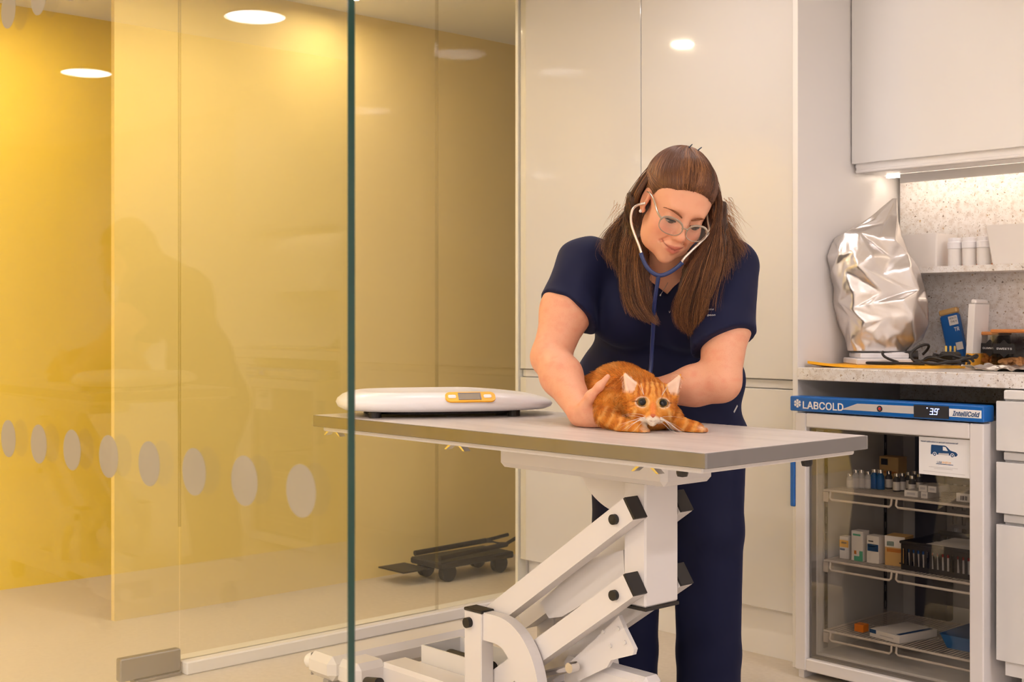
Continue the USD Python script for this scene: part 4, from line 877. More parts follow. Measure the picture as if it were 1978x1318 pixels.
def cat_colour(PV):
    Q = (PV - CH) @ CM; n = len(PV); col = np.tile(ORA, (n, 1)); mixc = lambda c, w: col.__iadd__((c - col) * np.clip(w, 0, 1)[:, None])
    nz = meshkit.fbm(PV * 45, 3, 3); mixc(DARK, (nz - .45) * 2.2); mixc(PALE, (.48 - nz) * 2.0)
    head = 1 / (1 + np.exp((np.linalg.norm(Q * [1, .9, 1], axis=1) - .066) / .004))
    st = np.sin((PV[:, 0] * .55 + PV[:, 1] * .85 + .02 * meshkit.noise(PV * 30, 5)) * 190); mixc(DARK, np.clip(st - .35, 0, 1) * .65 * (1 - head) * (PV[:, 2] > .85)); 
    leg = ((PV[:, 2] < .865) & (PV[:, 1] < 2.95)) * (1 - head); sl_ = np.sin((PV[:, 0] - .5 * PV[:, 2]) * 300 + 2 * meshkit.noise(PV * 60, 8)); mixc(DARK, np.clip(sl_ - .2, 0, 1) * .55 * leg); mixc(PALE, np.clip(-sl_ - .1, 0, 1) * .6 * leg)
    x, y, z = Q.T
    fm = np.clip((z - .004) / .010, 0, 1) * np.clip((.046 - abs(x)) / .01, 0, 1) * head; m_ = np.sin(abs(x) * 560 + 1.2 + z * 60 + 2.2 * meshkit.noise(PV * 90, 4)); mixc(DARK, np.clip(m_ * 1.5 - .1, 0, 1) * .85 * fm); mixc(PALE, np.clip(-m_ * 1.3 - .2, 0, 1) * .35 * fm)
    ck = np.clip((abs(x) - .030) / .008, 0, 1) * np.clip((.012 - z) / .01, 0, 1) * (z > -.035) * head; mixc(DARK, np.clip(np.sin(z * 420 + abs(x) * 160) - .1, 0, 1) * .7 * ck)
    for s in (-1, 1):
        e = np.hypot((x - s * .0232) / .0120, (z + .0045) / .0100); mixc(CREAM, np.exp(-((e - 1.18) / .14) ** 2) * .6 * head * (y > 0)); mixc(np.array([.012, .008, .004]), np.exp(-((e - .97) / .10) ** 2) * 1.1 * head * (y > 0)); mixc(DARK * .35, np.clip(1 - np.hypot((x - s * .0385) / .009, (z + .001 + abs(x) * .04) / .0022), 0, 1) * 1.5 * head)
        mixc(PALE, np.clip(1 - np.hypot((x - s * .0125) / .006, (z + .008) / .018), 0, 1) * 1.2 * head * (y > .01)); mixc(PALE, np.clip(1 - np.hypot((x - s * .040 + .3 * s * (z + .03)) / .006, (z + .030) / .016), 0, 1) * 1.4 * head)
        mixc(PINK * .55 + CREAM * .45, ((np.hypot((x - s * .052) / .017, (z - .043) / .027) < 1) & (y > -.024)) * .9 * np.clip((z - .016) / .01, 0, 1))
    mz = np.hypot(x / (.0185 + .1 * np.clip(-.03 - z, 0, .03)), (z + .0495) / .0125); mixc(CREAM, np.clip(1.2 - mz, 0, 1) * 3 * head * (y > .0)); mixc(CREAM, np.clip(1 - np.hypot((abs(x) - .022) / .007, (z + .041 - .3 * (abs(x) - .026)) / .006), 0, 1) * 1.5 * head); mixc(PINK * .5, np.clip(1 - np.hypot(x / .011, (z + .0480 - abs(x) * .25) / .0013), 0, 1) * 1.6 * head * (y > .02))
    br = np.clip(1 - np.hypot(x / .0085, (z + .020) / .022), 0, 1) * head * (y > .02); mixc(lin((222, 130, 62)), br * 2)
    for lg in (legR[-1], legL[-1]): mixc(CREAM, np.clip(1.1 - np.linalg.norm((PV - lg - [.006, -.012, 0]) / [.013, .010, .013], axis=1), 0, 1) * .9)
    return np.clip(col, 0.002, 1)
ct = thing('cat', 'ginger tabby cat with white muzzle crouching on the examination table', 'cat', W3(np.array([.27, 2.98, TZ]))[0])
CC = cat_colour(PV)
part(ct, 'body', wmesh(cm_), 'cat_fur', True, color=CC)
cw = lambda p: W3(CH + CM @ np.array(p, float))[0]
for s in (-1, 1):
    ec = np.array([s * .0230, .0225, -.0045]); eb = trimesh.creation.icosphere(3, .0100)
    e_ = part(ct, 'eye', trimesh.Trimesh(np.array([cw(ec + v) for v in eb.vertices]), eb.faces, process=False), 'cat_eye', True, label='dark eye with olive rim')
    eb2 = trimesh.creation.icosphere(2, .0070); v = np.array(eb2.vertices) * [1, .37, 1]
    part(e_, 'pupil', trimesh.Trimesh(np.array([cw(ec + [0, .0079, 0] + q) for q in v]), eb2.faces, process=False), 'pupil', True)
nb = trimesh.creation.icosphere(3, 1.); v = np.array(nb.vertices) * [.0066, .0050, .0046]; v[:, 0] *= 1 + .45 * np.clip(v[:, 2] / .005, -1, 1)
part(ct, 'nose', trimesh.Trimesh(np.array([cw(np.array([0, .0452, -.0355]) + q) for q in v]), nb.faces, process=False), 'cat_nose', True, label='brick pink nose')
# fur strands
def sample(m, n, seed):
    r = np.random.default_rng(seed); A = m.area_faces; fi = r.choice(len(A), n, p=A / A.sum()); u, v_ = r.random((2, n)); sw = u + v_ > 1; u[sw], v_[sw] = 1 - u[sw], 1 - v_[sw]
    T = np.array(m.vertices)[np.array(m.faces)[fi]]; p = T[:, 0] + u[:, None] * (T[:, 1] - T[:, 0]) + v_[:, None] * (T[:, 2] - T[:, 0]); return p, np.array(m.face_normals)[fi], r
p, nn, r = sample(cm_, 52000, 11)
ok = (p[:, 2] > TZ + .003) & (nn @ np.array([0, -1, .25]) > -.55)
Qp = (p - CH) @ CM
for s in (-1, 1): ok &= np.hypot((Qp[:, 0] - s * .0232) / .0118, (Qp[:, 2] + .004) / .0098) > 1 - 9 * (Qp[:, 1] < 0)
ok &= ~((Qp[:, 2] > .024) & (abs(Qp[:, 0]) > .030) & (nn @ cy_ > .05) & (Qp[:, 1] > -.034) & (np.linalg.norm(Qp, axis=1) < .11))
ok &= ~((np.hypot(Qp[:, 0] / .008, (Qp[:, 2] + .0355) / .006) < 1) & (Qp[:, 1] > .03))
p, nn, Qp = p[ok], nn[ok], Qp[ok]
bones = [(back[i], back[i + 1]) for i in range(len(back) - 1)] + [(legR[i], legR[i + 1]) for i in range(4)] + [(legL[i], legL[i + 1]) for i in range(4)]
best = np.full(len(p), 9.); flow = np.zeros((len(p), 3))
for a, b in bones:
    ab = b - a; t = np.clip((p - a) @ ab / (ab @ ab), 0, 1); d = np.linalg.norm(p - a - t[:, None] * ab, axis=1) - .02; m = d < best; best[m] = d[m]; flow[m] = ab / np.linalg.norm(ab)
flow[:, 2] -= .25
hd = np.linalg.norm(Qp * [1, .85, 1], axis=1) < .070
away = p - (CH + CM @ np.array([0, .060, -.022])); flow[hd] = away[hd] / np.linalg.norm(away[hd], axis=1, keepdims=True)
ear = hd & (Qp[:, 2] > .03) & (abs(Qp[:, 0]) > .03); flow[ear] = (CM @ np.stack([np.sign(Qp[ear, 0]) * .5, np.zeros(ear.sum()), np.ones(ear.sum())], 0)).T
flow += r.normal(size=flow.shape) * .28; flow -= nn * (flow * nn).sum(1, keepdims=True) * .9; flow /= np.linalg.norm(flow, axis=1, keepdims=True) + 1e-9
ln = r.uniform(.006, .0125, len(p)) * (1 + .5 * (p[:, 2] > .925)); face = hd & (Qp[:, 1] > -.01); ln[face] *= .45; ln[(Qp[:, 1] > .02) & hd] *= .65; ln[ear] *= .28; paw = (p[:, 2] < .845) & (p[:, 1] < 2.9); ln[paw & ~hd] *= .45
lift = np.where(face | (paw & ~hd), .30, .42 + .5 * meshkit.noise(p * 70, 9))
d0 = flow + nn * lift[:, None] * 1.2; d0 /= np.linalg.norm(d0, axis=1, keepdims=True); d1_ = flow + nn * lift[:, None] * .4; d1_ /= np.linalg.norm(d1_, axis=1, keepdims=True)
S = np.stack([p - nn * .0008, p + d0 * ln[:, None] * .5, p + d0 * ln[:, None] * .5 + d1_ * ln[:, None] * .5], 1); S[:, :, 2] = np.maximum(S[:, :, 2], TZ + .001)
fc = cat_colour(p) * r.uniform(.55, 1.45, (len(p), 1)) * (.8 + .4 * meshkit.noise(p * 160, 6))[:, None]; 
fcv = np.repeat(np.clip(fc, 0, 1), 3, axis=0)
curves(ct, 'fur', W3(S.reshape(-1, 3)).reshape(-1, 3, 3), 'cat_fur', .00055, kind='stuff', color=fcv)
wk = []
for s in (-1, 1):
    for k in range(11):
        a = r.uniform(-.75, .35); st = np.array([s * r.uniform(.011, .016), .043, -.040 + r.uniform(-.006, .004)]); L_ = r.uniform(.038, .062)
        dirw = np.array([s * math.cos(a), .25, math.sin(a)]); wk.append([CH + CM @ (st + dirw * L_ * t + np.array([0, 0, -.016]) * t * t) for t in (0, .33, .66, 1)])
    for k in range(4):
        st = np.array([s * .020, .026, .012]); dirw = np.array([s * r.uniform(.1, .7), .3, .9]); wk.append([CH + CM @ (st + dirw * .028 * t) for t in (0, .33, .66, 1)])
WK = np.array(wk); WK[:, :, 2] = np.maximum(WK[:, :, 2], TZ + .002)
curves(ct, 'whiskers', W3(WK.reshape(-1, 3)).reshape(-1, 4, 3), 'whisker', .0006, kind='stuff')

# ================================================================== the person
skin_nodes = {'a': ('attribute', {'attribute': 'tint'}), 'tc': ('geometry', {}), 'v': ('voronoi_texture', {'scale': 480.0}), 'sc': ('separate_color', {}), 'g': ('math', {'math_type': 'greater_than', 'value2': .72}), 'd': ('math', {'math_type': 'less_than', 'value2': .32}), 'm': ('math', {'math_type': 'multiply'}), 'm2': ('math', {'math_type': 'multiply', 'value2': .22}), 'fr': ('attribute', {'attribute': 'freckle'}), 'm3': ('math', {'math_type': 'multiply'}),
              'x': ('mix_color', {'b': lin((176, 96, 62))}), 'p': ('principled_bsdf', {'roughness': .48, 'specular_ior_level': .35, 'subsurface_weight': .12, 'subsurface_scale': .006, 'subsurface_radius': (1, .35, .2)})}
MATS['skin'] = usdkit.material(stage, '/World/Looks/skin', skin_nodes, [('tc.position', 'v.vector'), ('v.color', 'sc.color'), ('sc.r', 'g.value1'), ('v.distance', 'd.value1'), ('g.value', 'm.value1'), ('d.value', 'm.value2'), ('m.value', 'm2.value1'), ('m2.value', 'm3.value1'), ('fr.fac', 'm3.value2'), ('a.color', 'x.a'), ('m3.value', 'x.fac'), ('x.result', 'p.base_color')], surface='p.BSDF')
principled('navy_cloth', lin((17, 22, 54)), .75, .25, extra={'sheen_weight': .12, 'sheen_roughness': .4, 'sheen_tint': (.3, .35, .7)}, nodes={'tc': ('geometry', {}), 'n': ('noise_texture', {'scale': 900.0, 'detail': 2.0}), 'b': ('bump', {'strength': .15, 'distance': .0006})}, links=[('tc.position', 'n.vector'), ('n.fac', 'b.height'), ('b.normal', 'p.normal')])
for n_, c_ in (('hair_dark', (62, 37, 23)), ('hair_mid', (101, 62, 37)), ('hair_light', (162, 110, 65))):
    principled(n_, lin(c_), .42, .45)
principled('brow_hair', lin((118, 72, 44)), .6, .2); principled('lash', (.012, .008, .006), .6, .2)
principled('eye_white', (.36, .27, .22), .15, .5); principled('iris_brown', lin((70, 45, 28)), .1, .6)
principled('frame_clear', lin((165, 145, 122)), .18, .6, extra={'transmission_weight': .35}); principled('steth_metal', (.72, .64, .55), .25, .5, .6); principled('steth_navy', lin((28, 48, 100)), .3, .5)
principled('pearl', (.85, .82, .78), .15, .6); principled('claw_clip', lin((70, 90, 120)), .3, .5)

# ---- head, in its own axes: x to her left, y forward, z up
HR = np.array([[.966, .156, .207], [.238, -.853, -.464], [-.105, -.498, .861]])
tw = math.radians(9.0); c_, s_ = math.cos(tw), math.sin(tw)
HR = HR @ np.array([[c_, 0, s_], [0, 1, 0], [-s_, 0, c_]]); u_, _, v_ = np.linalg.svd(HR); HR = u_ @ v_
HC = np.array([.3955, 3.1, EYE[2] + .2735]); HS = .975
hp = lambda p: HC + HS * (HR @ np.array(p, float))
hf = Field()
hf.ell((0, -.022, .045), (.0745, .093, .086)).ell((0, .030, .030), (.062, .050, .055), k=.04).ell((0, .030, -.030), (.0605, .054, .070), k=.03)
hf.ell((0, .040, -.082), (.046, .042, .036), k=.03).ball((0, .070, -.106), .0175, .025)
for s in (-1, 1):
    hf.ell((s * .037, .056, -.036), (.027, .026, .024), k=.025).ell((s * .041, .022, -.078), (.017, .035, .026), k=.03)
hf.ell((0, .074, .024), (.044, .013, .011), k=.02)
for s in (-1, 1):
    hf.ell((s * .033, .096, .000), (.0185, .0150, .0130), k=.018, op='-').ell((s * .0325, .0735, -.001), (.0155, .0105, .0115), k=.006)
hf.cone((0, .080, .008), (0, .1000, -.033), .0090, .0115, .014).ball((0, .1035, -.037), .0108, .008)
for s in (-1, 1):
    hf.ell((s * .0125, .0945, -.0405), (.0078, .0095, .0072), k=.006).ell((s * .0060, .1020, -.0475), (.0032, .0050, .0028), k=.003, op='-')
hf.ell((0, .078, -.068), (.030, .018, .022), k=.02)
hf.chain([(-.024, .0835, -.0680), (-.010, .0945, -.0675), (0, .0965, -.0680), (.010, .0945, -.0650), (.025, .0835, -.0635)], [.0026, .0050, .0050, .0050, .0026], .005)
hf.chain([(-.020, .0855, -.0750), (0, .0945, -.0785), (.021, .0855, -.0720)], [.0034, .0068, .0034], .006)
hf.chain([(-.0315, .0785, -.0650), (-.012, .0990, -.0725), (0, .1005, -.0728), (.012, .0990, -.0700), (.0290, .0800, -.0610)], [.0008, .0013, .0013, .0012, .0004], .003, '-')
for s in (-1, 1):
    hf.chain([(s * .018, .090, -.046), (s * .032, .0765, -.066)], [.0022, .0026], .010, '-')
    hf.ell((s * .077, -.014, -.004), (.0085, .0190, .0310), k=.006).ell((s * .0845, -.010, .000), (.0055, .0115, .0200), k=.004, op='-').ball((s * .0745, -.004, -.034), .0072, .006)
head_f = hf.moved(HR, HC, HS)

# ---- torso, arms and hands (camera-turned frame)
NECK0, NECK1 = hp((0, -.030, -.055)), pc(1290, 548, 3.275)
shR, shL = pc(1128, 512, 3.30), pc(1412, 516, 3.24)                 # shoulder joints
elR, wrR = pc(1064, 690, 3.17), pc(1124, 798, 2.985)
elL, wrL = pc(1391, 737, 3.075), pc(1262, 758, 3.13)
chest, belly, hips = pc(1272, 600, 3.36), pc(1274, 735, 3.42), pc(1290, 845, 3.47)
def torso(g):
    t = Field(); yaw = math.radians(-12); R_ = np.array([[math.cos(yaw), -math.sin(yaw), 0], [math.sin(yaw), math.cos(yaw), 0], [0, 0, 1]])
    t.ell(chest + [0, .01, .03], (.188 + g, .105 + g, .150 + g), R_).ell(belly, (.224 + g, .130 + g, .140 + g), R_, .08).ell(hips, (.216 + g, .138 + g, .12 + g), R_, .08)
    t.chain([shR + [.015, .02, .0], NECK1 + [-.02, .05, -.005], shL + [-.015, .02, .0]], [.060 + g, .080 + g, .060 + g], .09)
    for x, y, z in ((1205, 612, 3.285), (1330, 618, 3.25)): t.ell(pc(x, y, z), (.080 + g, .075 + g, .075 + g), None, .05)
    return t
bf = torso(-.010)
bf.cone(NECK0, NECK1 + [0, .01, -.01], .052, .058, .03)
bf.chain([shR, (shR + elR) / 2 + [-.004, 0, 0], elR], [.062, .061, .047], .03).chain([elR, elR * .62 + wrR * .38 + [-.002, -.0, .004], wrR], [.047, .0495, .031], .02)
bf.chain([shL, (shL + elL) / 2, elL], [.062, .060, .048], .03).chain([elL, elL * .62 + wrL * .38, wrL], [.048, .0480, .031], .02)
# right hand: palm against the cat's side, thumb up along its flank, fingers curled under its chest
def bez(a, b, c): return [a, b, c]
palm0, palm1 = wrR, pc(1158, 806, 2.965)
hdR = Field()
hdR.chain([wrR, wrR * .5 + palm1 * .5, palm1], [.030, .031, .026], .015).ell(pc(1146, 800, 2.962), (.032, .022, .029), None, .015)
TH = [pc(1128, 788, 2.955), pc(1141, 766, 2.938), pc(1158, 747, 2.925), pc(1174, 728, 2.928)]
hdR.chain(TH, [.0165, .0120, .0092, .0062], .010)
knk = [pc(1164, 789, 2.960), pc(1170, 800, 2.955), pc(1173, 811, 2.948), pc(1172, 822, 2.940)]
for i, k0 in enumerate(knk):
    L_ = (.040, .044, .041, .033)[i]
    a = k0 + np.array([L_ * .80, -.004, -.006 - .001 * i]); b = a + np.array([L_ * .55, .012, -.004])
    for q in (a, b): q[2] = max(q[2], TZ + .0095)
    hdR.chain([palm1 * .4 + k0 * .6, k0, a, b], [.0125, .0105, .0090, .0075], .004)
# left hand behind the cat's shoulder, holding the stethoscope's bell to its side
hdL = Field(); pL = pc(1222, 752, 3.165)
hdL.chain([wrL, pL], [.030, .028], .015).ell(pL, (.036, .020, .030), None, .012)
for i in range(4):
    k0 = pc(1204, 736 + 9 * i, 3.150); a = k0 + np.array([-.028, -.004, -.006]); b = a + np.array([-.018, -.003, -.016])
    hdL.chain([pL, k0, a, b], [.013, .0102, .0088, .0075], .004)
hdL.chain([pL + [.02, -.01, .01], pc(1226, 727, 3.14), pc(1212, 716, 3.132)], [.014, .0115, .0085], .008)
# legs under the trousers
ftR, ftL = np.array([.312, 3.50, .06]), np.array([.532, 3.46, .06])
hipR, hipL = hips + [-.095, 0, -.06], hips + [.095, -.0, -.06]
knR, knL = np.array([.318, 3.46, .47]), np.array([.520, 3.42, .47])
for h_, k_, f_ in ((hipR, knR, ftR), (hipL, knL, ftL)): bf.chain([h_, k_, f_ + [0, .02, .02]], [.085, .055, .040], .04)
def unite(*fs):
    t = Field()
    for f in fs: t.P += f.P
    return t
body_all = unite(bf, hdR, hdL, head_f)
body_all.fn(lambda q: np.where((lambda w: (w[:, 0] < TX1) & (w[:, 1] < TY1) & (w[:, 2] > .70))(W3(q)), q[:, 2] - (TZ + .0012), 1.), .002)     # the hand lies on the table
body_lo = surface(body_all, (.0, 2.80, .02), (.66, 3.66, 1.50), .0034)
taubin(body_lo, 3)
PB = np.array(body_lo.vertices)
"""colour of the skin: cheeks, lips, brows' shade and freckled arms"""
SK, BL, LP, EYW = (np.array(lin(c)) for c in ((228, 167, 134), (216, 130, 104), (178, 88, 74), (200, 170, 150)))
def skin_tint(PV):
    h = ((PV - HC) @ HR) / HS; x, y, z = h.T; n = len(PV); col = np.tile(SK, (n, 1)); mixc = lambda c, w: col.__iadd__((c - col) * np.clip(w, 0, 1)[:, None])
    hd_ = (np.linalg.norm(h, axis=1) < .16)
    for s in (-1, 1): mixc(BL, np.exp(-(((x - s * .042) / .022) ** 2 + ((z + .035) / .020) ** 2)) * .55 * hd_ * (y > .03)); mixc(BL, np.exp(-(((x - s * .078) / .02) ** 2 + (z / .04) ** 2)) * .4 * hd_ * (y < .02))
    mixc(BL, np.exp(-((x / .014) ** 2 + ((z + .040) / .013) ** 2)) * .45 * hd_ * (y > .07))
    z = z - np.clip(x, 0, 1) * .20 - .0018; lip = np.maximum(1 - np.hypot(x / .0265, (z + .0700) / .0062), 1 - np.hypot(x / .0230, (z + .0792) / .0078)); mixc(LP, np.clip(lip * 3, 0, 1) * .8 * hd_ * (y > .07))
    mixc(LP * .5, np.exp(-((z + .0742 - .00 - abs(x) ** 2 * 9.5) / .0012) ** 2) * (abs(x) < .030) * hd_ * (y > .07))
    nzv = meshkit.fbm(PV * 60, 3, 4); mixc(BL, (nzv - .5) * .5)
    arm = PV[:, 2] < 1.12
    mixc(np.array(lin((220, 132, 104))), np.clip((nzv - .42) * 1.8, 0, 1) * .35 * arm)
    return np.clip(col, .002, 1)
pe_ = thing('person', 'person in navy scrubs with long brown hair leaning over the table towards the cat', 'person', W3(np.array([.42, 3.48, 0]))[0])
bp = part(pe_, 'body', wmesh(body_lo), 'skin', True, color=skin_tint(PB))
UsdGeom.PrimvarsAPI(stage.GetPrimAtPath(bp)).CreatePrimvar('freckle', Sdf.ValueTypeNames.FloatArray, 'vertex').Set(Vt.FloatArray.FromNumpy(np.where(PB[:, 2] < 1.12, 1., .18).astype(np.float32)))

# ---- scrub top
tf = torso(.004); sl_r, sl_l = .078, .080
cutR, nR = pc(1098, 604, 3.235), (elR - shR) / np.linalg.norm(elR - shR); cutL, nL = pc(1405, 668, 3.15), (elL - shL) / np.linalg.norm(elL - shL)
nR = nR + np.array([-.30, 0, -.02]); nR /= np.linalg.norm(nR); nL = nL + np.array([.48, 0, 0]); nL /= np.linalg.norm(nL)
slv = Field().chain([shR + [.0, 0, .0], shR * .35 + elR * .65 + [-.002, 0, 0], shR * .1 + elR * .9], [.070, .076, .074], .03); slv2 = Field().chain([shL, shL * .35 + elL * .65 + [-.002, 0, 0], shL * .1 + elL * .9], [.070, .073, .071], .03)
slv.fn(lambda q: -((q - cutR) @ nR), .004); slv2.fn(lambda q: -((q - cutL) @ nL), .004)
for f_ in (slv, slv2):
    i = len(f_.P) - 1
class Top:
    """scrub top: torso with sleeves, an open V neck and a straight hem"""
    def __init__(s): s.P = tf.P + slv.P[:-1] + slv2.P[:-1]
    d1 = tf.d1
    def __call__(s, q, keep=None):
        a = tf(q); b = np.maximum(slv(q), (q - cutR) @ nR); c = np.maximum(slv2(q), (q - cutL) @ nL); d = smin(smin(a, b, .035), c, .035)
        v = q - pc(1285, 530, 3.2); V = np.maximum(abs(v[:, 0] + .12 * v[:, 2]) - np.clip((v[:, 2] + .050) * .80, 0, .2), -(v[:, 2] + .05)); nk = np.linalg.norm((q - NECK1 - [0, .01, .02]) / [1, 1, 1.2], axis=1) - .078
        d = smax(d, -np.minimum(np.maximum(V, v[:, 1] - .03), nk), .010)
        return np.maximum(d, .70 - q[:, 2])
def folds(q):
    w = np.zeros(len(q))
    for (a, b), r_, am, fq in (((shR, pc(1190, 640, 3.2)), .10, .0035, 70), ((pc(1120, 700, 3.33), pc(1190, 790, 3.3)), .11, .0045, 62), ((pc(1400, 640, 3.2), pc(1440, 780, 3.3)), .09, .0035, 60), ((pc(1100, 540, 3.2), pc(1085, 590, 3.2)), .06, .002, 90), ((pc(1430, 560, 3.2), pc(1400, 640, 3.18)), .06, .0025, 80)):
        ab = b - a; t = np.clip((q - a) @ ab / (ab @ ab), 0, 1); d = np.linalg.norm(q - a - t[:, None] * ab, axis=1); pr = np.cross(ab / np.linalg.norm(ab), [0, 1, 0]); w += am * np.exp(-(d / r_) ** 2) * np.sin((q - a) @ pr * fq + 2.5 * meshkit.noise(q * 9, 2))
    return w + .004 * (meshkit.fbm(q * [16, 16, 9], 3, 6) - .5)
top_m = surface(Top(), (.02, 2.95, .68), (.66, 3.68, 1.34), .0050, extra=folds); taubin(top_m, 4)
part(pe_, 'scrub_top', wmesh(top_m), 'navy_cloth', True, label='navy short-sleeved scrub top')
# ---- trousers
pf = Field(); pf.ell(hips + [0, .0, -.03], (.214, .142, .13)).chain([hipR, np.array([.312, 3.455, .50]), ftR + [0, .0, .10], ftR + [0, 0, -.01]], [.115, .094, .086, .085], .015).chain([hipL, np.array([.524, 3.42, .50]), ftL + [0, .0, .10], ftL + [0, 0, -.01]], [.115, .094, .086, .085], .015)
pf.fn(lambda q: q[:, 2] - .035, .003); pf.fn(lambda q: .86 - q[:, 2], .003)
tr_m = surface(pf, (.15, 3.20, .02), (.72, 3.70, .90), .0085, extra=lambda q: .007 * (meshkit.fbm(q * [14, 14, 3.5], 3, 12) - .5)); taubin(tr_m, 4)
part(pe_, 'trousers', wmesh(tr_m), 'navy_cloth', True, label='navy scrub trousers')
for f_ in (ftR, ftL):
    sh_ = Field().chain([f_ + [0, .04, -.022], f_ + [0, -.14, -.030]], [.042, .036], .02).fn(lambda q: q[:, 2] - .001, .003); m = surface(sh_, f_ - [.07, .21, .07], f_ + [.07, .13, .05], .006); part(pe_, 'shoe', wmesh(m), 'black_soft', True)

# ---- eyes, brows, glasses
from scipy.interpolate import CubicSpline
def spl(pts, n):
    p = np.array(pts, float); t = np.r_[0, np.cumsum(np.linalg.norm(np.diff(p, axis=0), axis=1))]; return CubicSpline(t / t[-1], p)(np.linspace(0, 1, n))
def hw(p): return W3(np.array([hp(q) for q in np.atleast_2d(p)]))
def hmesh(m): return trimesh.Trimesh(hw(m.vertices), m.faces, process=False)
def ellm(c, r, sub=3):
    m = trimesh.creation.icosphere(sub, 1.); m.vertices = np.array(m.vertices) * r + c; return m
for s in (-1, 1):
    ey_ = part(pe_, 'eye', hmesh(ellm((s * .0325, .0790, -.0105), (.0128, .0064, .0048))), 'eye_white', True)
    part(ey_, 'iris', hmesh(ellm((s * .0325, .0816, -.0112), (.0085, .0046, .0045))), 'iris_brown', True)
    part(ey_, 'eyelashes', hmesh(tube(spl([(s * .0475, .0735, -.0080), (s * .0420, .0815, -.0066), (s * .0330, .0862, -.0060), (s * .0240, .0840, -.0072), (s * .0190, .0800, -.0092)], 16), [.0008] + [.0021] * 14 + [.0008], 8)), 'lash', True)
    part(pe_, 'eyebrow', hmesh(tube(spl([(s * .0130, .0900, .0085), (s * .0250, .0895, .0145), (s * .0400, .0810, .0170), (s * .0560, .0610, .0110)], 18), np.r_[np.linspace(.0016, .0024, 6), np.linspace(.0024, .0008, 12)], 8)), 'brow_hair', True)
gl = thing('eyeglasses', 'round clear grey-brown framed eyeglasses worn by the person', 'glasses', hw((0, .1, -.01))[0])
for s in (-1, 1):
    gc = np.array([s * .0350, .1005, -.0160]); a = np.linspace(0, 2 * np.pi, 40, endpoint=False)
    wx, wz = .0290, .0200; cq, sq = np.sign(np.cos(a)) * abs(np.cos(a)) ** .88, np.sign(np.sin(a)) * abs(np.sin(a)) ** .88; ring = np.c_[gc[0] + wx * cq, gc[1] - .007 * cq * s - .0025 * sq, gc[2] + wz * sq + .002 * np.clip(s * cq, 0, 1) * (sq > 0)]
    part(gl, 'rim', hmesh(tube(ring, .0013 + .0016 * np.clip(np.r_[np.sin(a), 0] + .2, 0, 1), 8, closed=True)), 'frame_clear', True)
    ln_ = np.vstack([ring, gc[None]]); part(gl, 'lens', hmesh(trimesh.Trimesh(np.vstack([ln_, ln_ + [0, .0012, 0]]), np.array([[40, i, (i + 1) % 40] for i in range(40)] + [[81, 41 + (i + 1) % 40, 41 + i] for i in range(40)]), process=False)), 'lens')
    part(gl, 'temple', hmesh(tube(spl([(s * .0605, .0945, -.0070), (s * .0665, .0890, -.0040), (s * .0715, .060, .004), (s * .0780, .010, .016), (s * .0790, -.018, .010)], 24), np.linspace(.0030, .0020, 24), 8)), 'frame_clear', True)
part(gl, 'bridge', hmesh(tube(spl([(-.0085, .1050, -.0115), (-.004, .1080, -.0095), (.004, .1080, -.0095), (.0085, .1050, -.0115)], 12), .0018, 8)), 'frame_clear', True)
part(pe_, 'earring', hmesh(ellm((-.0800, -.001, -.0370), (.0042, .0042, .0042), 2)), 'pearl', True, label='pearl ear stud')

# ---- hair: a combed-back cap, and locks that fall over both shoulders
cap = Field().ell((0, -.020, .047), (.0835, .098, .0905)).ell((0, .022, .078), (.060, .054, .048), k=.03).ell((0, -.06, .052), (.074, .066, .080), k=.03)
def cap_f(q):
    h = ((q - HC) @ HR) / HS; d = cap(h); x, y, z = h.T
    face = .82 * y - .57 * z - .0170 - .016 * np.clip((x - .042) / .03, 0, 1) + .45 * np.clip(abs(x) - .045, 0, 1); d = smax(d, face, .012)
    for s in (-1, 1): d = smax(d, -(np.linalg.norm((h - [s * .085, .002, -.010]) / [.022, .026, .036], axis=1) - 1) * .022, .006)
    return np.maximum(d, -.075 - z) * HS
class CapF:
    P = []
    def __call__(s, q, keep=None): return cap_f(q)
    def d1(s, p, q): return np.zeros(len(q))
capF = CapF(); capF.P = [('f', None, 0, 0, 0, 0, '+')]
cap_m = surface(capF, HC - [.14, .15, .15], HC + [.14, .15, .19], .0032, extra=lambda q: -.0012 * np.sin(meshkit.noise(((q - HC) @ HR) * [26, 4, 4], 3) * 22)); taubin(cap_m, 3)
hr = part(pe_, 'hair', wmesh(cap_m), 'hair_mid', True, label='brown hair combed back and falling over the shoulders')
P3 = lambda L: np.array([pc(*p) for p in L])
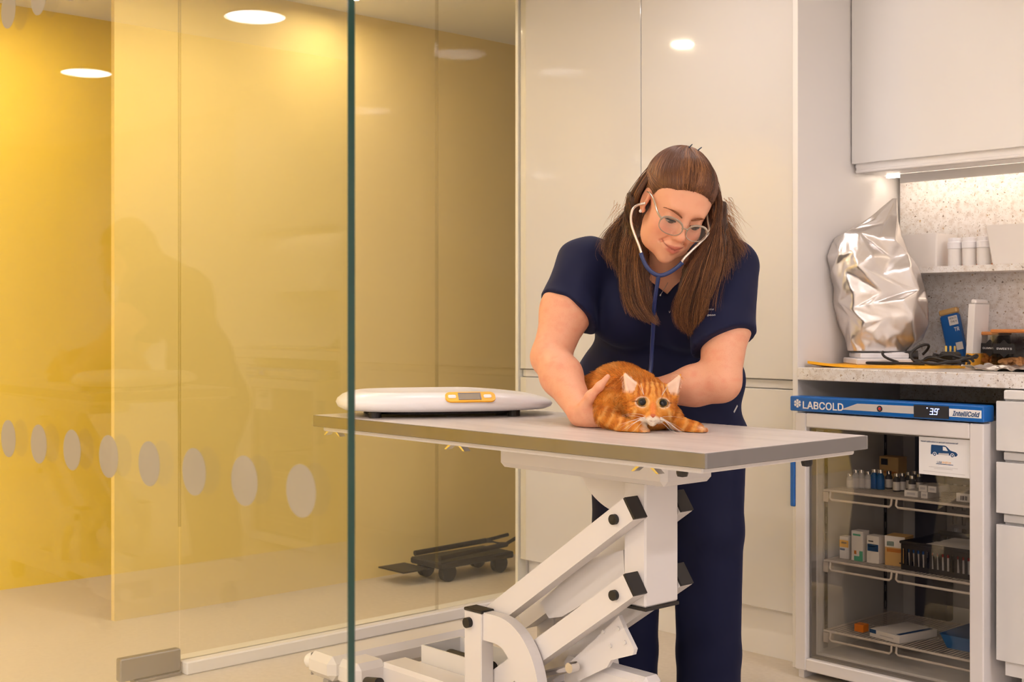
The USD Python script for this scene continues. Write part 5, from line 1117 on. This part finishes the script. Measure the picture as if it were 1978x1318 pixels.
LOCKS = {   # guides from the roots to the tips, side by side across each lock
 'a': [P3([(1249, 428, 3.165), (1244, 470, 3.145), (1246, 520, 3.125), (1252, 575, 3.115), (1268, 622, 3.105)]), P3([(1244, 424, 3.175), (1228, 470, 3.150), (1226, 530, 3.125), (1238, 590, 3.108), (1272, 628, 3.100)]), P3([(1238, 412, 3.19), (1218, 465, 3.165), (1212, 530, 3.14), (1224, 590, 3.115), (1254, 626, 3.105)]), P3([(1234, 404, 3.20), (1208, 458, 3.19), (1203, 525, 3.165), (1208, 580, 3.14), (1218, 612, 3.13)])],
 'b': [P3([(1232, 395, 3.21), (1206, 440, 3.215), (1196, 475, 3.20), (1198, 510, 3.18), (1204, 545, 3.16)]), P3([(1231, 388, 3.225), (1194, 432, 3.245), (1172, 460, 3.235), (1166, 480, 3.225), (1176, 502, 3.205)])],
 'c': [P3([(1382, 440, 3.10), (1346, 500, 3.085), (1318, 560, 3.095), (1306, 610, 3.115), (1322, 640, 3.12)]), P3([(1387, 430, 3.105), (1362, 490, 3.085), (1338, 560, 3.09), (1326, 620, 3.11), (1332, 652, 3.12)]), P3([(1391, 420, 3.11), (1378, 480, 3.085), (1362, 560, 3.09), (1352, 620, 3.11), (1344, 655, 3.12)]), P3([(1390, 412, 3.115), (1391, 470, 3.09), (1376, 550, 3.09), (1354, 612, 3.105), (1350, 650, 3.12)])],
 'e': [P3([(1392, 408, 3.12), (1395, 455, 3.105), (1384, 540, 3.10), (1364, 605, 3.105), (1374, 652, 3.11)]), P3([(1392, 408, 3.12), (1397, 455, 3.105), (1394, 530, 3.10), (1384, 600, 3.105), (1394, 655, 3.11)])],
 'd': [P3([(1390, 405, 3.14), (1396, 435, 3.14), (1402, 470, 3.13), (1400, 510, 3.115), (1397, 550, 3.11)]), P3([(1390, 408, 3.15), (1403, 436, 3.165), (1422, 462, 3.17), (1434, 480, 3.165), (1432, 500, 3.15)])]}
rh = np.random.default_rng(21)
for g in LOCKS['a']: pass
ROOTS = {'a': ((-.072, -.045, .075), (-.088, -.040, .025), (-.090, -.038, -.020)), 'b': ((-.066, -.070, .075), (-.086, -.062, .020), (-.092, -.060, -.025)), 'c': ((.072, -.015, .060), (.0830, -.010, .018), (.0800, .004, -.022)), 'd': ((.066, -.050, .070), (.082, -.040, .020), (.084, -.034, -.025))}
for nm in 'cde': LOCKS[nm] = [np.vstack([P3([(1368 + i, 335, 3.09 + dz), (1383 + 1.5 * i, 368, 3.075 + dz), (1386 + 2 * i, 398, 3.078 + dz)]), g[1:] if nm == 'd' else np.vstack([[pc(1382 + 2.6 * i, 428, 3.085 + dz)], g[1:]])]) for i, g in enumerate(LOCKS[nm]) for dz in [.05 if nm == 'd' else .0]]
for nm in 'ab': LOCKS[nm] = [np.vstack([[hp(np.array(q) + [0, .006 * (len(LOCKS[nm]) / 2 - i) * (1 if nm in 'ab' else -.4), 0]) for q in ROOTS[nm]], g]) for i, g in enumerate(LOCKS[nm])]
mass = Field()
for nm, gs in LOCKS.items():
    for g in gs if nm != 'e' else ():
        q = spl(g[(2 if nm in 'ac' else 3):] + [0, .022, 0], 40)[:34:5][:7]; mass.chain(list(q), list(np.interp(np.linspace(0, 1, 7), [0, .5, 1], [.015, .017, .006] if nm in 'ac' else [.010, .006, .002])), .012)
mass.chain([hp((-.05, -.075, .01)), hp((-.062, -.062, -.06)), pc(1240, 440, 3.23)], [.030, .026, .016], .02).chain([pc(1366, 400, 3.15), pc(1374, 430, 3.13), pc(1378, 470, 3.13)], [.026, .022, .018], .02).chain([hp((0, -.09, .0)), hp((0, -.08, -.08)), pc(1310, 520, 3.40)], [.06, .06, .05], .03)
mass_m = surface(mass, (.18, 2.98, .98), (.62, 3.50, 1.44), .0045, extra=lambda q: .0022 * np.sin(meshkit.noise(q * [60, 40, 7], 9) * 14)); taubin(mass_m, 3)
part(hr, 'hair_locks', wmesh(mass_m), 'hair_dark', True)
STR = {'hair_dark': [], 'hair_mid': [], 'hair_light': []}; KEY = ['hair_dark'] * 5 + ['hair_mid'] * 6 + ['hair_light'] * 3
NS = 16; tt = np.linspace(0, 1, NS)
def wavy(P, amp):
    n = len(P); o = np.zeros_like(P)
    for ax in (0, 1): o[:, :, ax] = rh.normal(0, amp, (n, 1)) * np.sin(2 * np.pi * (rh.uniform(.6, 1.8, (n, 1)) * tt + rh.random((n, 1)))) * tt
    return P + o
def give(P, tone):
    ks = np.array(KEY)[tone % 14]
    for k in STR: STR[k].append(P[ks == k])
for nm, gs in LOCKS.items():
    n = {'a': 3200, 'b': 800, 'c': 3600, 'd': 500, 'e': 34}[nm]; Gd = np.array([spl(g, 40) for g in gs]); wide = 1. if nm in 'ac' else 1.8
    u = rh.uniform(-.12, len(gs) - 1 + .12, n); i = np.clip(np.floor(u), 0, len(gs) - 2).astype(int); f = (u - i)[:, None, None]
    cut = np.where(rh.random(n) < .7, rh.uniform(.84, 1., n), rh.uniform(.55, .95, n)); start = rh.uniform(0, .12, n)
    ix = (start[:, None] + (cut - start)[:, None] * tt) * 38.99; j = ix.astype(int); w = (ix - j)[:, :, None]
    row = lambda g: Gd[g[:, None], j] * (1 - w) + Gd[g[:, None], j + 1] * w
    P = row(i) * (1 - f) + row(i + 1) * f
    off = rh.normal(0, 1, (n, 3)) * [.0035, .006, .002] * wide; off[:, 1] = -abs(off[:, 1]) * .9 + .004
    P = wavy(P + off[:, None] * np.linspace(.35, 1.15, NS)[:, None], .0045 if nm in 'ac' else .006)
    give(P, rh.integers(0, 14, 60)[(abs(u) * 12).astype(int) % 60] + rh.integers(0, 4, n))
cp_, cn_, _ = sample(cap_m, 9500, 5)
Hc = ((cp_ - HC) @ HR) / HS; okc = .82 * Hc[:, 1] - .57 * Hc[:, 2] > -.16; Hc = Hc[okc]; n = len(Hc); sg = np.sign(Hc[:, 0])[:, None]
tgt = np.where((Hc[:, 2] > .055)[:, None], np.array([0, -.075, .118]), np.where((Hc[:, 2] > 0)[:, None], sg * [.070, 0, 0] + [0, -.075, .055], sg * [.075, 0, 0] + [0, -.06, -.10]))
q = Hc.copy(); steps = [q]; ls = rh.uniform(.006, .009, (n, 1))
for _ in range(7):
    d = tgt - q; nr = np.c_[q[:, 0] / .0835 ** 2, (q[:, 1] + .02) / .098 ** 2, (q[:, 2] - .047) / .0905 ** 2]; nr /= np.linalg.norm(nr, axis=1, keepdims=True); d -= nr * (d * nr).sum(1, keepdims=True); d /= np.linalg.norm(d, axis=1, keepdims=True) + 1e-9; q = q + d * ls; steps.append(q)
W_ = HC + HS * (np.stack(steps, 1).reshape(-1, 3) @ HR.T); lift = np.repeat(rh.uniform(.0002, .0014, n), 8)
for _ in range(2):                                              # keep the strands on the cap
    d = cap_f(W_); g = np.stack([(cap_f(W_ + np.eye(3)[a] * 1e-3) - d) / 1e-3 for a in range(3)], 1); W_ = W_ - g * (d - lift)[:, None]
W_ = W_.reshape(n, 8, 3); edge = (.82 * Hc[:, 1] - .57 * Hc[:, 2] > -.004) & (Hc[:, 2] > .02)                  # wisps that start on the forehead
W_[edge] = np.concatenate([(W_[edge, :1] - (W_[edge, 1:2] - W_[edge, :1]) * rh.uniform(.3, 1.1, (edge.sum(), 1, 1))), W_[edge, :-1]], 1)
W_ = CubicSpline(np.linspace(0, 1, 8), W_, axis=1)(tt)
give(W_, (meshkit.noise(Hc * [60, 6, 3], 2) * 14).astype(int) + rh.integers(0, 5, n))
mp_, mn_, _ = sample(mass_m, 3600, 8); keep_ = (mp_[:, 2] > 1.20) & (mn_[:, 1] < .5); mp_, mn_ = mp_[keep_], mn_[keep_]
fd = np.array([0, 0, -1.]) + rh.normal(0, .05, (len(mp_), 3)); fd -= mn_ * (fd * mn_).sum(1, keepdims=True); fd = fd * .9 - mn_ * .16; fd /= np.linalg.norm(fd, axis=1, keepdims=True)
give(mp_[:, None] + mn_[:, None] * .002 + fd[:, None] * (tt[:, None] * rh.uniform(.02, .045, (len(mp_), 1, 1))), rh.integers(0, 14, len(mp_)))
# flyaway hairs
fl = []
for _ in range(160):
    s = rh.random() < .5; base = pc(rh.uniform(1188, 1240), rh.uniform(385, 450), 3.22) if s else pc(rh.uniform(1388, 1415), rh.uniform(380, 450), 3.16)
    d = np.array([(-1 if s else 1) * rh.uniform(.1, .9), rh.normal(0, .3), -rh.uniform(.2, 1.)]); d /= np.linalg.norm(d); t = tt[:, None]; L_ = rh.uniform(.02, .055)
    fl.append(base + d * L_ * t + np.array([0, 0, -.02]) * t * t + np.c_[.003 * np.sin(t * 5 + rh.random() * 6), 0 * t, 0 * t])
STR['hair_light'].append(np.array(fl))
for k, L_ in STR.items():
    A_ = np.concatenate(L_); curves(hr, 'strands', W3(A_.reshape(-1, 3)).reshape(A_.shape), k, .0011 if k != 'hair_light' else .0009, kind='stuff')
clipm = part(pe_, 'hair_clip', cat_(*[hmesh(tube(spl([(x, -.055, .118), (x * 1.15, -.046, .146), (x * 1.2, -.040, .153)], 8), np.linspace(.0024, .0012, 8), 8)) for x in (-.010, .012)]), 'claw_clip', True, label='blue-grey prongs of a hair clip')

# ---- stethoscope
st = thing('stethoscope', 'navy stethoscope hanging from the ears of the person', 'stethoscope', W3(pc(1270, 532, 3.06))[0])
eR = hp((-.0790, .004, -.012)); eL = hp((.0790, .004, -.012))
mtl = spl([eR, pc(1236, 395, 3.085), pc(1224, 402, 3.075), pc(1219, 416, 3.068), pc(1222, 442, 3.060), pc(1239, 491, 3.050)], 40)
part(st, 'ear_tube', wmesh(tube(mtl, .0031, 12)), 'steth_metal', True, label='metal ear tube')
mtr = spl([eL, hp((.084, .020, -.040)), pc(1368, 448, 3.10), pc(1350, 471, 3.062), pc(1317, 508, 3.035)], 40)
part(st, 'ear_tube', wmesh(tube(mtr, .0031, 12)), 'steth_metal', True, label='metal ear tube')
part(st, 'yoke', wmesh(tube(spl([pc(1238, 489, 3.0505), pc(1246, 510, 3.048), pc(1258, 525, 3.048), pc(1272, 532, 3.049), pc(1290, 528, 3.048), pc(1306, 518, 3.042), pc(1318, 507, 3.0345)], 40), .0052, 14)), 'steth_navy', True)
part(st, 'tubing', wmesh(tube(spl([pc(1272, 532, 3.049), pc(1269, 552, 3.06), pc(1265, 580, 3.08), pc(1262, 630, 3.135), pc(1259, 680, 3.165), pc(1256, 720, 3.165), pc(1246, 748, 3.155), pc(1228, 756, 3.142)], 60), .0050, 14)), 'steth_navy', True)
part(st, 'chest_piece', wmesh(tube([pc(1228, 756, 3.142), pc(1222, 757, 3.138)], .017, 24)), 'steth_metal', 30)
nk_ = []
part(pe_, 'necklace', wmesh(cat_(tube(spl([pc(1290, 546, 3.172), pc(1284, 557, 3.160), pc(1276, 569, 3.150)], 12), .0006, 6), tube([pc(1276, 569, 3.150), pc(1275, 572, 3.150)], .0020, 8))), 'steth_metal', True)
# ---- small marks on the scrubs
def on_top(px, py):
    o = np.array([[0, 0, 0]]); d = np.array([(px - PX0) / FOC, 1., (PY0 - py) / FOC]); d /= np.linalg.norm(d)
    loc, _, tri = TOPX.intersects_location([[0, 0, EYE[2]]], [d], multiple_hits=False); n = top_m.face_normals[tri[0]]; return loc[0], n if n @ d < 0 else -n
TOPX = trimesh.ray.ray_triangle.RayMeshIntersector(top_m)
def badge(px, py, w, h, name, mat, rot=0., label=None, txt=None, th=.005, tw_=None):
    o, n = on_top(px, py); ex = np.cross([0, 0, 1.], n) * -1; ex = ex / np.linalg.norm(ex); ex = -ex if ex[0] < 0 else ex; ey = np.cross(n, ex); ey = -ey if ey[2] < 0 else ey
    ex, ey = ex * math.cos(rot) + ey * math.sin(rot), ey * math.cos(rot) - ex * math.sin(rot); o = o + n * .0012
    m = text(txt, th, o, ex, ey, .0006, False, width=tw_) if txt else prism(sbox(-w / 2, -h / 2, w / 2, h / 2), o, ex, ey, .0008)
    return part(pe_, name, wmesh(m), mat, label=label)
badge(1078, 598, .014, .010, 'sleeve_tag', 'silver_print', -.9, 'small grey woven sleeve tag')
badge(1420, 790, .022, .006, 'pocket_tag', 'silver_print', .9, 'small white pocket tag')
badge(1367, 600, 0, 0, 'lettering', 'silver_print', 0, 'embroidered letters', 'obs', .0052, .019)
badge(1366, 611, 0, 0, 'lettering', 'silver_print', 0, 'embroidered letters', 'geon', .0052, .024)
badge(1292, 605, 0, 0, 'lettering', 'silver_print', 0, 'embroidered letter', 'V', .0052)
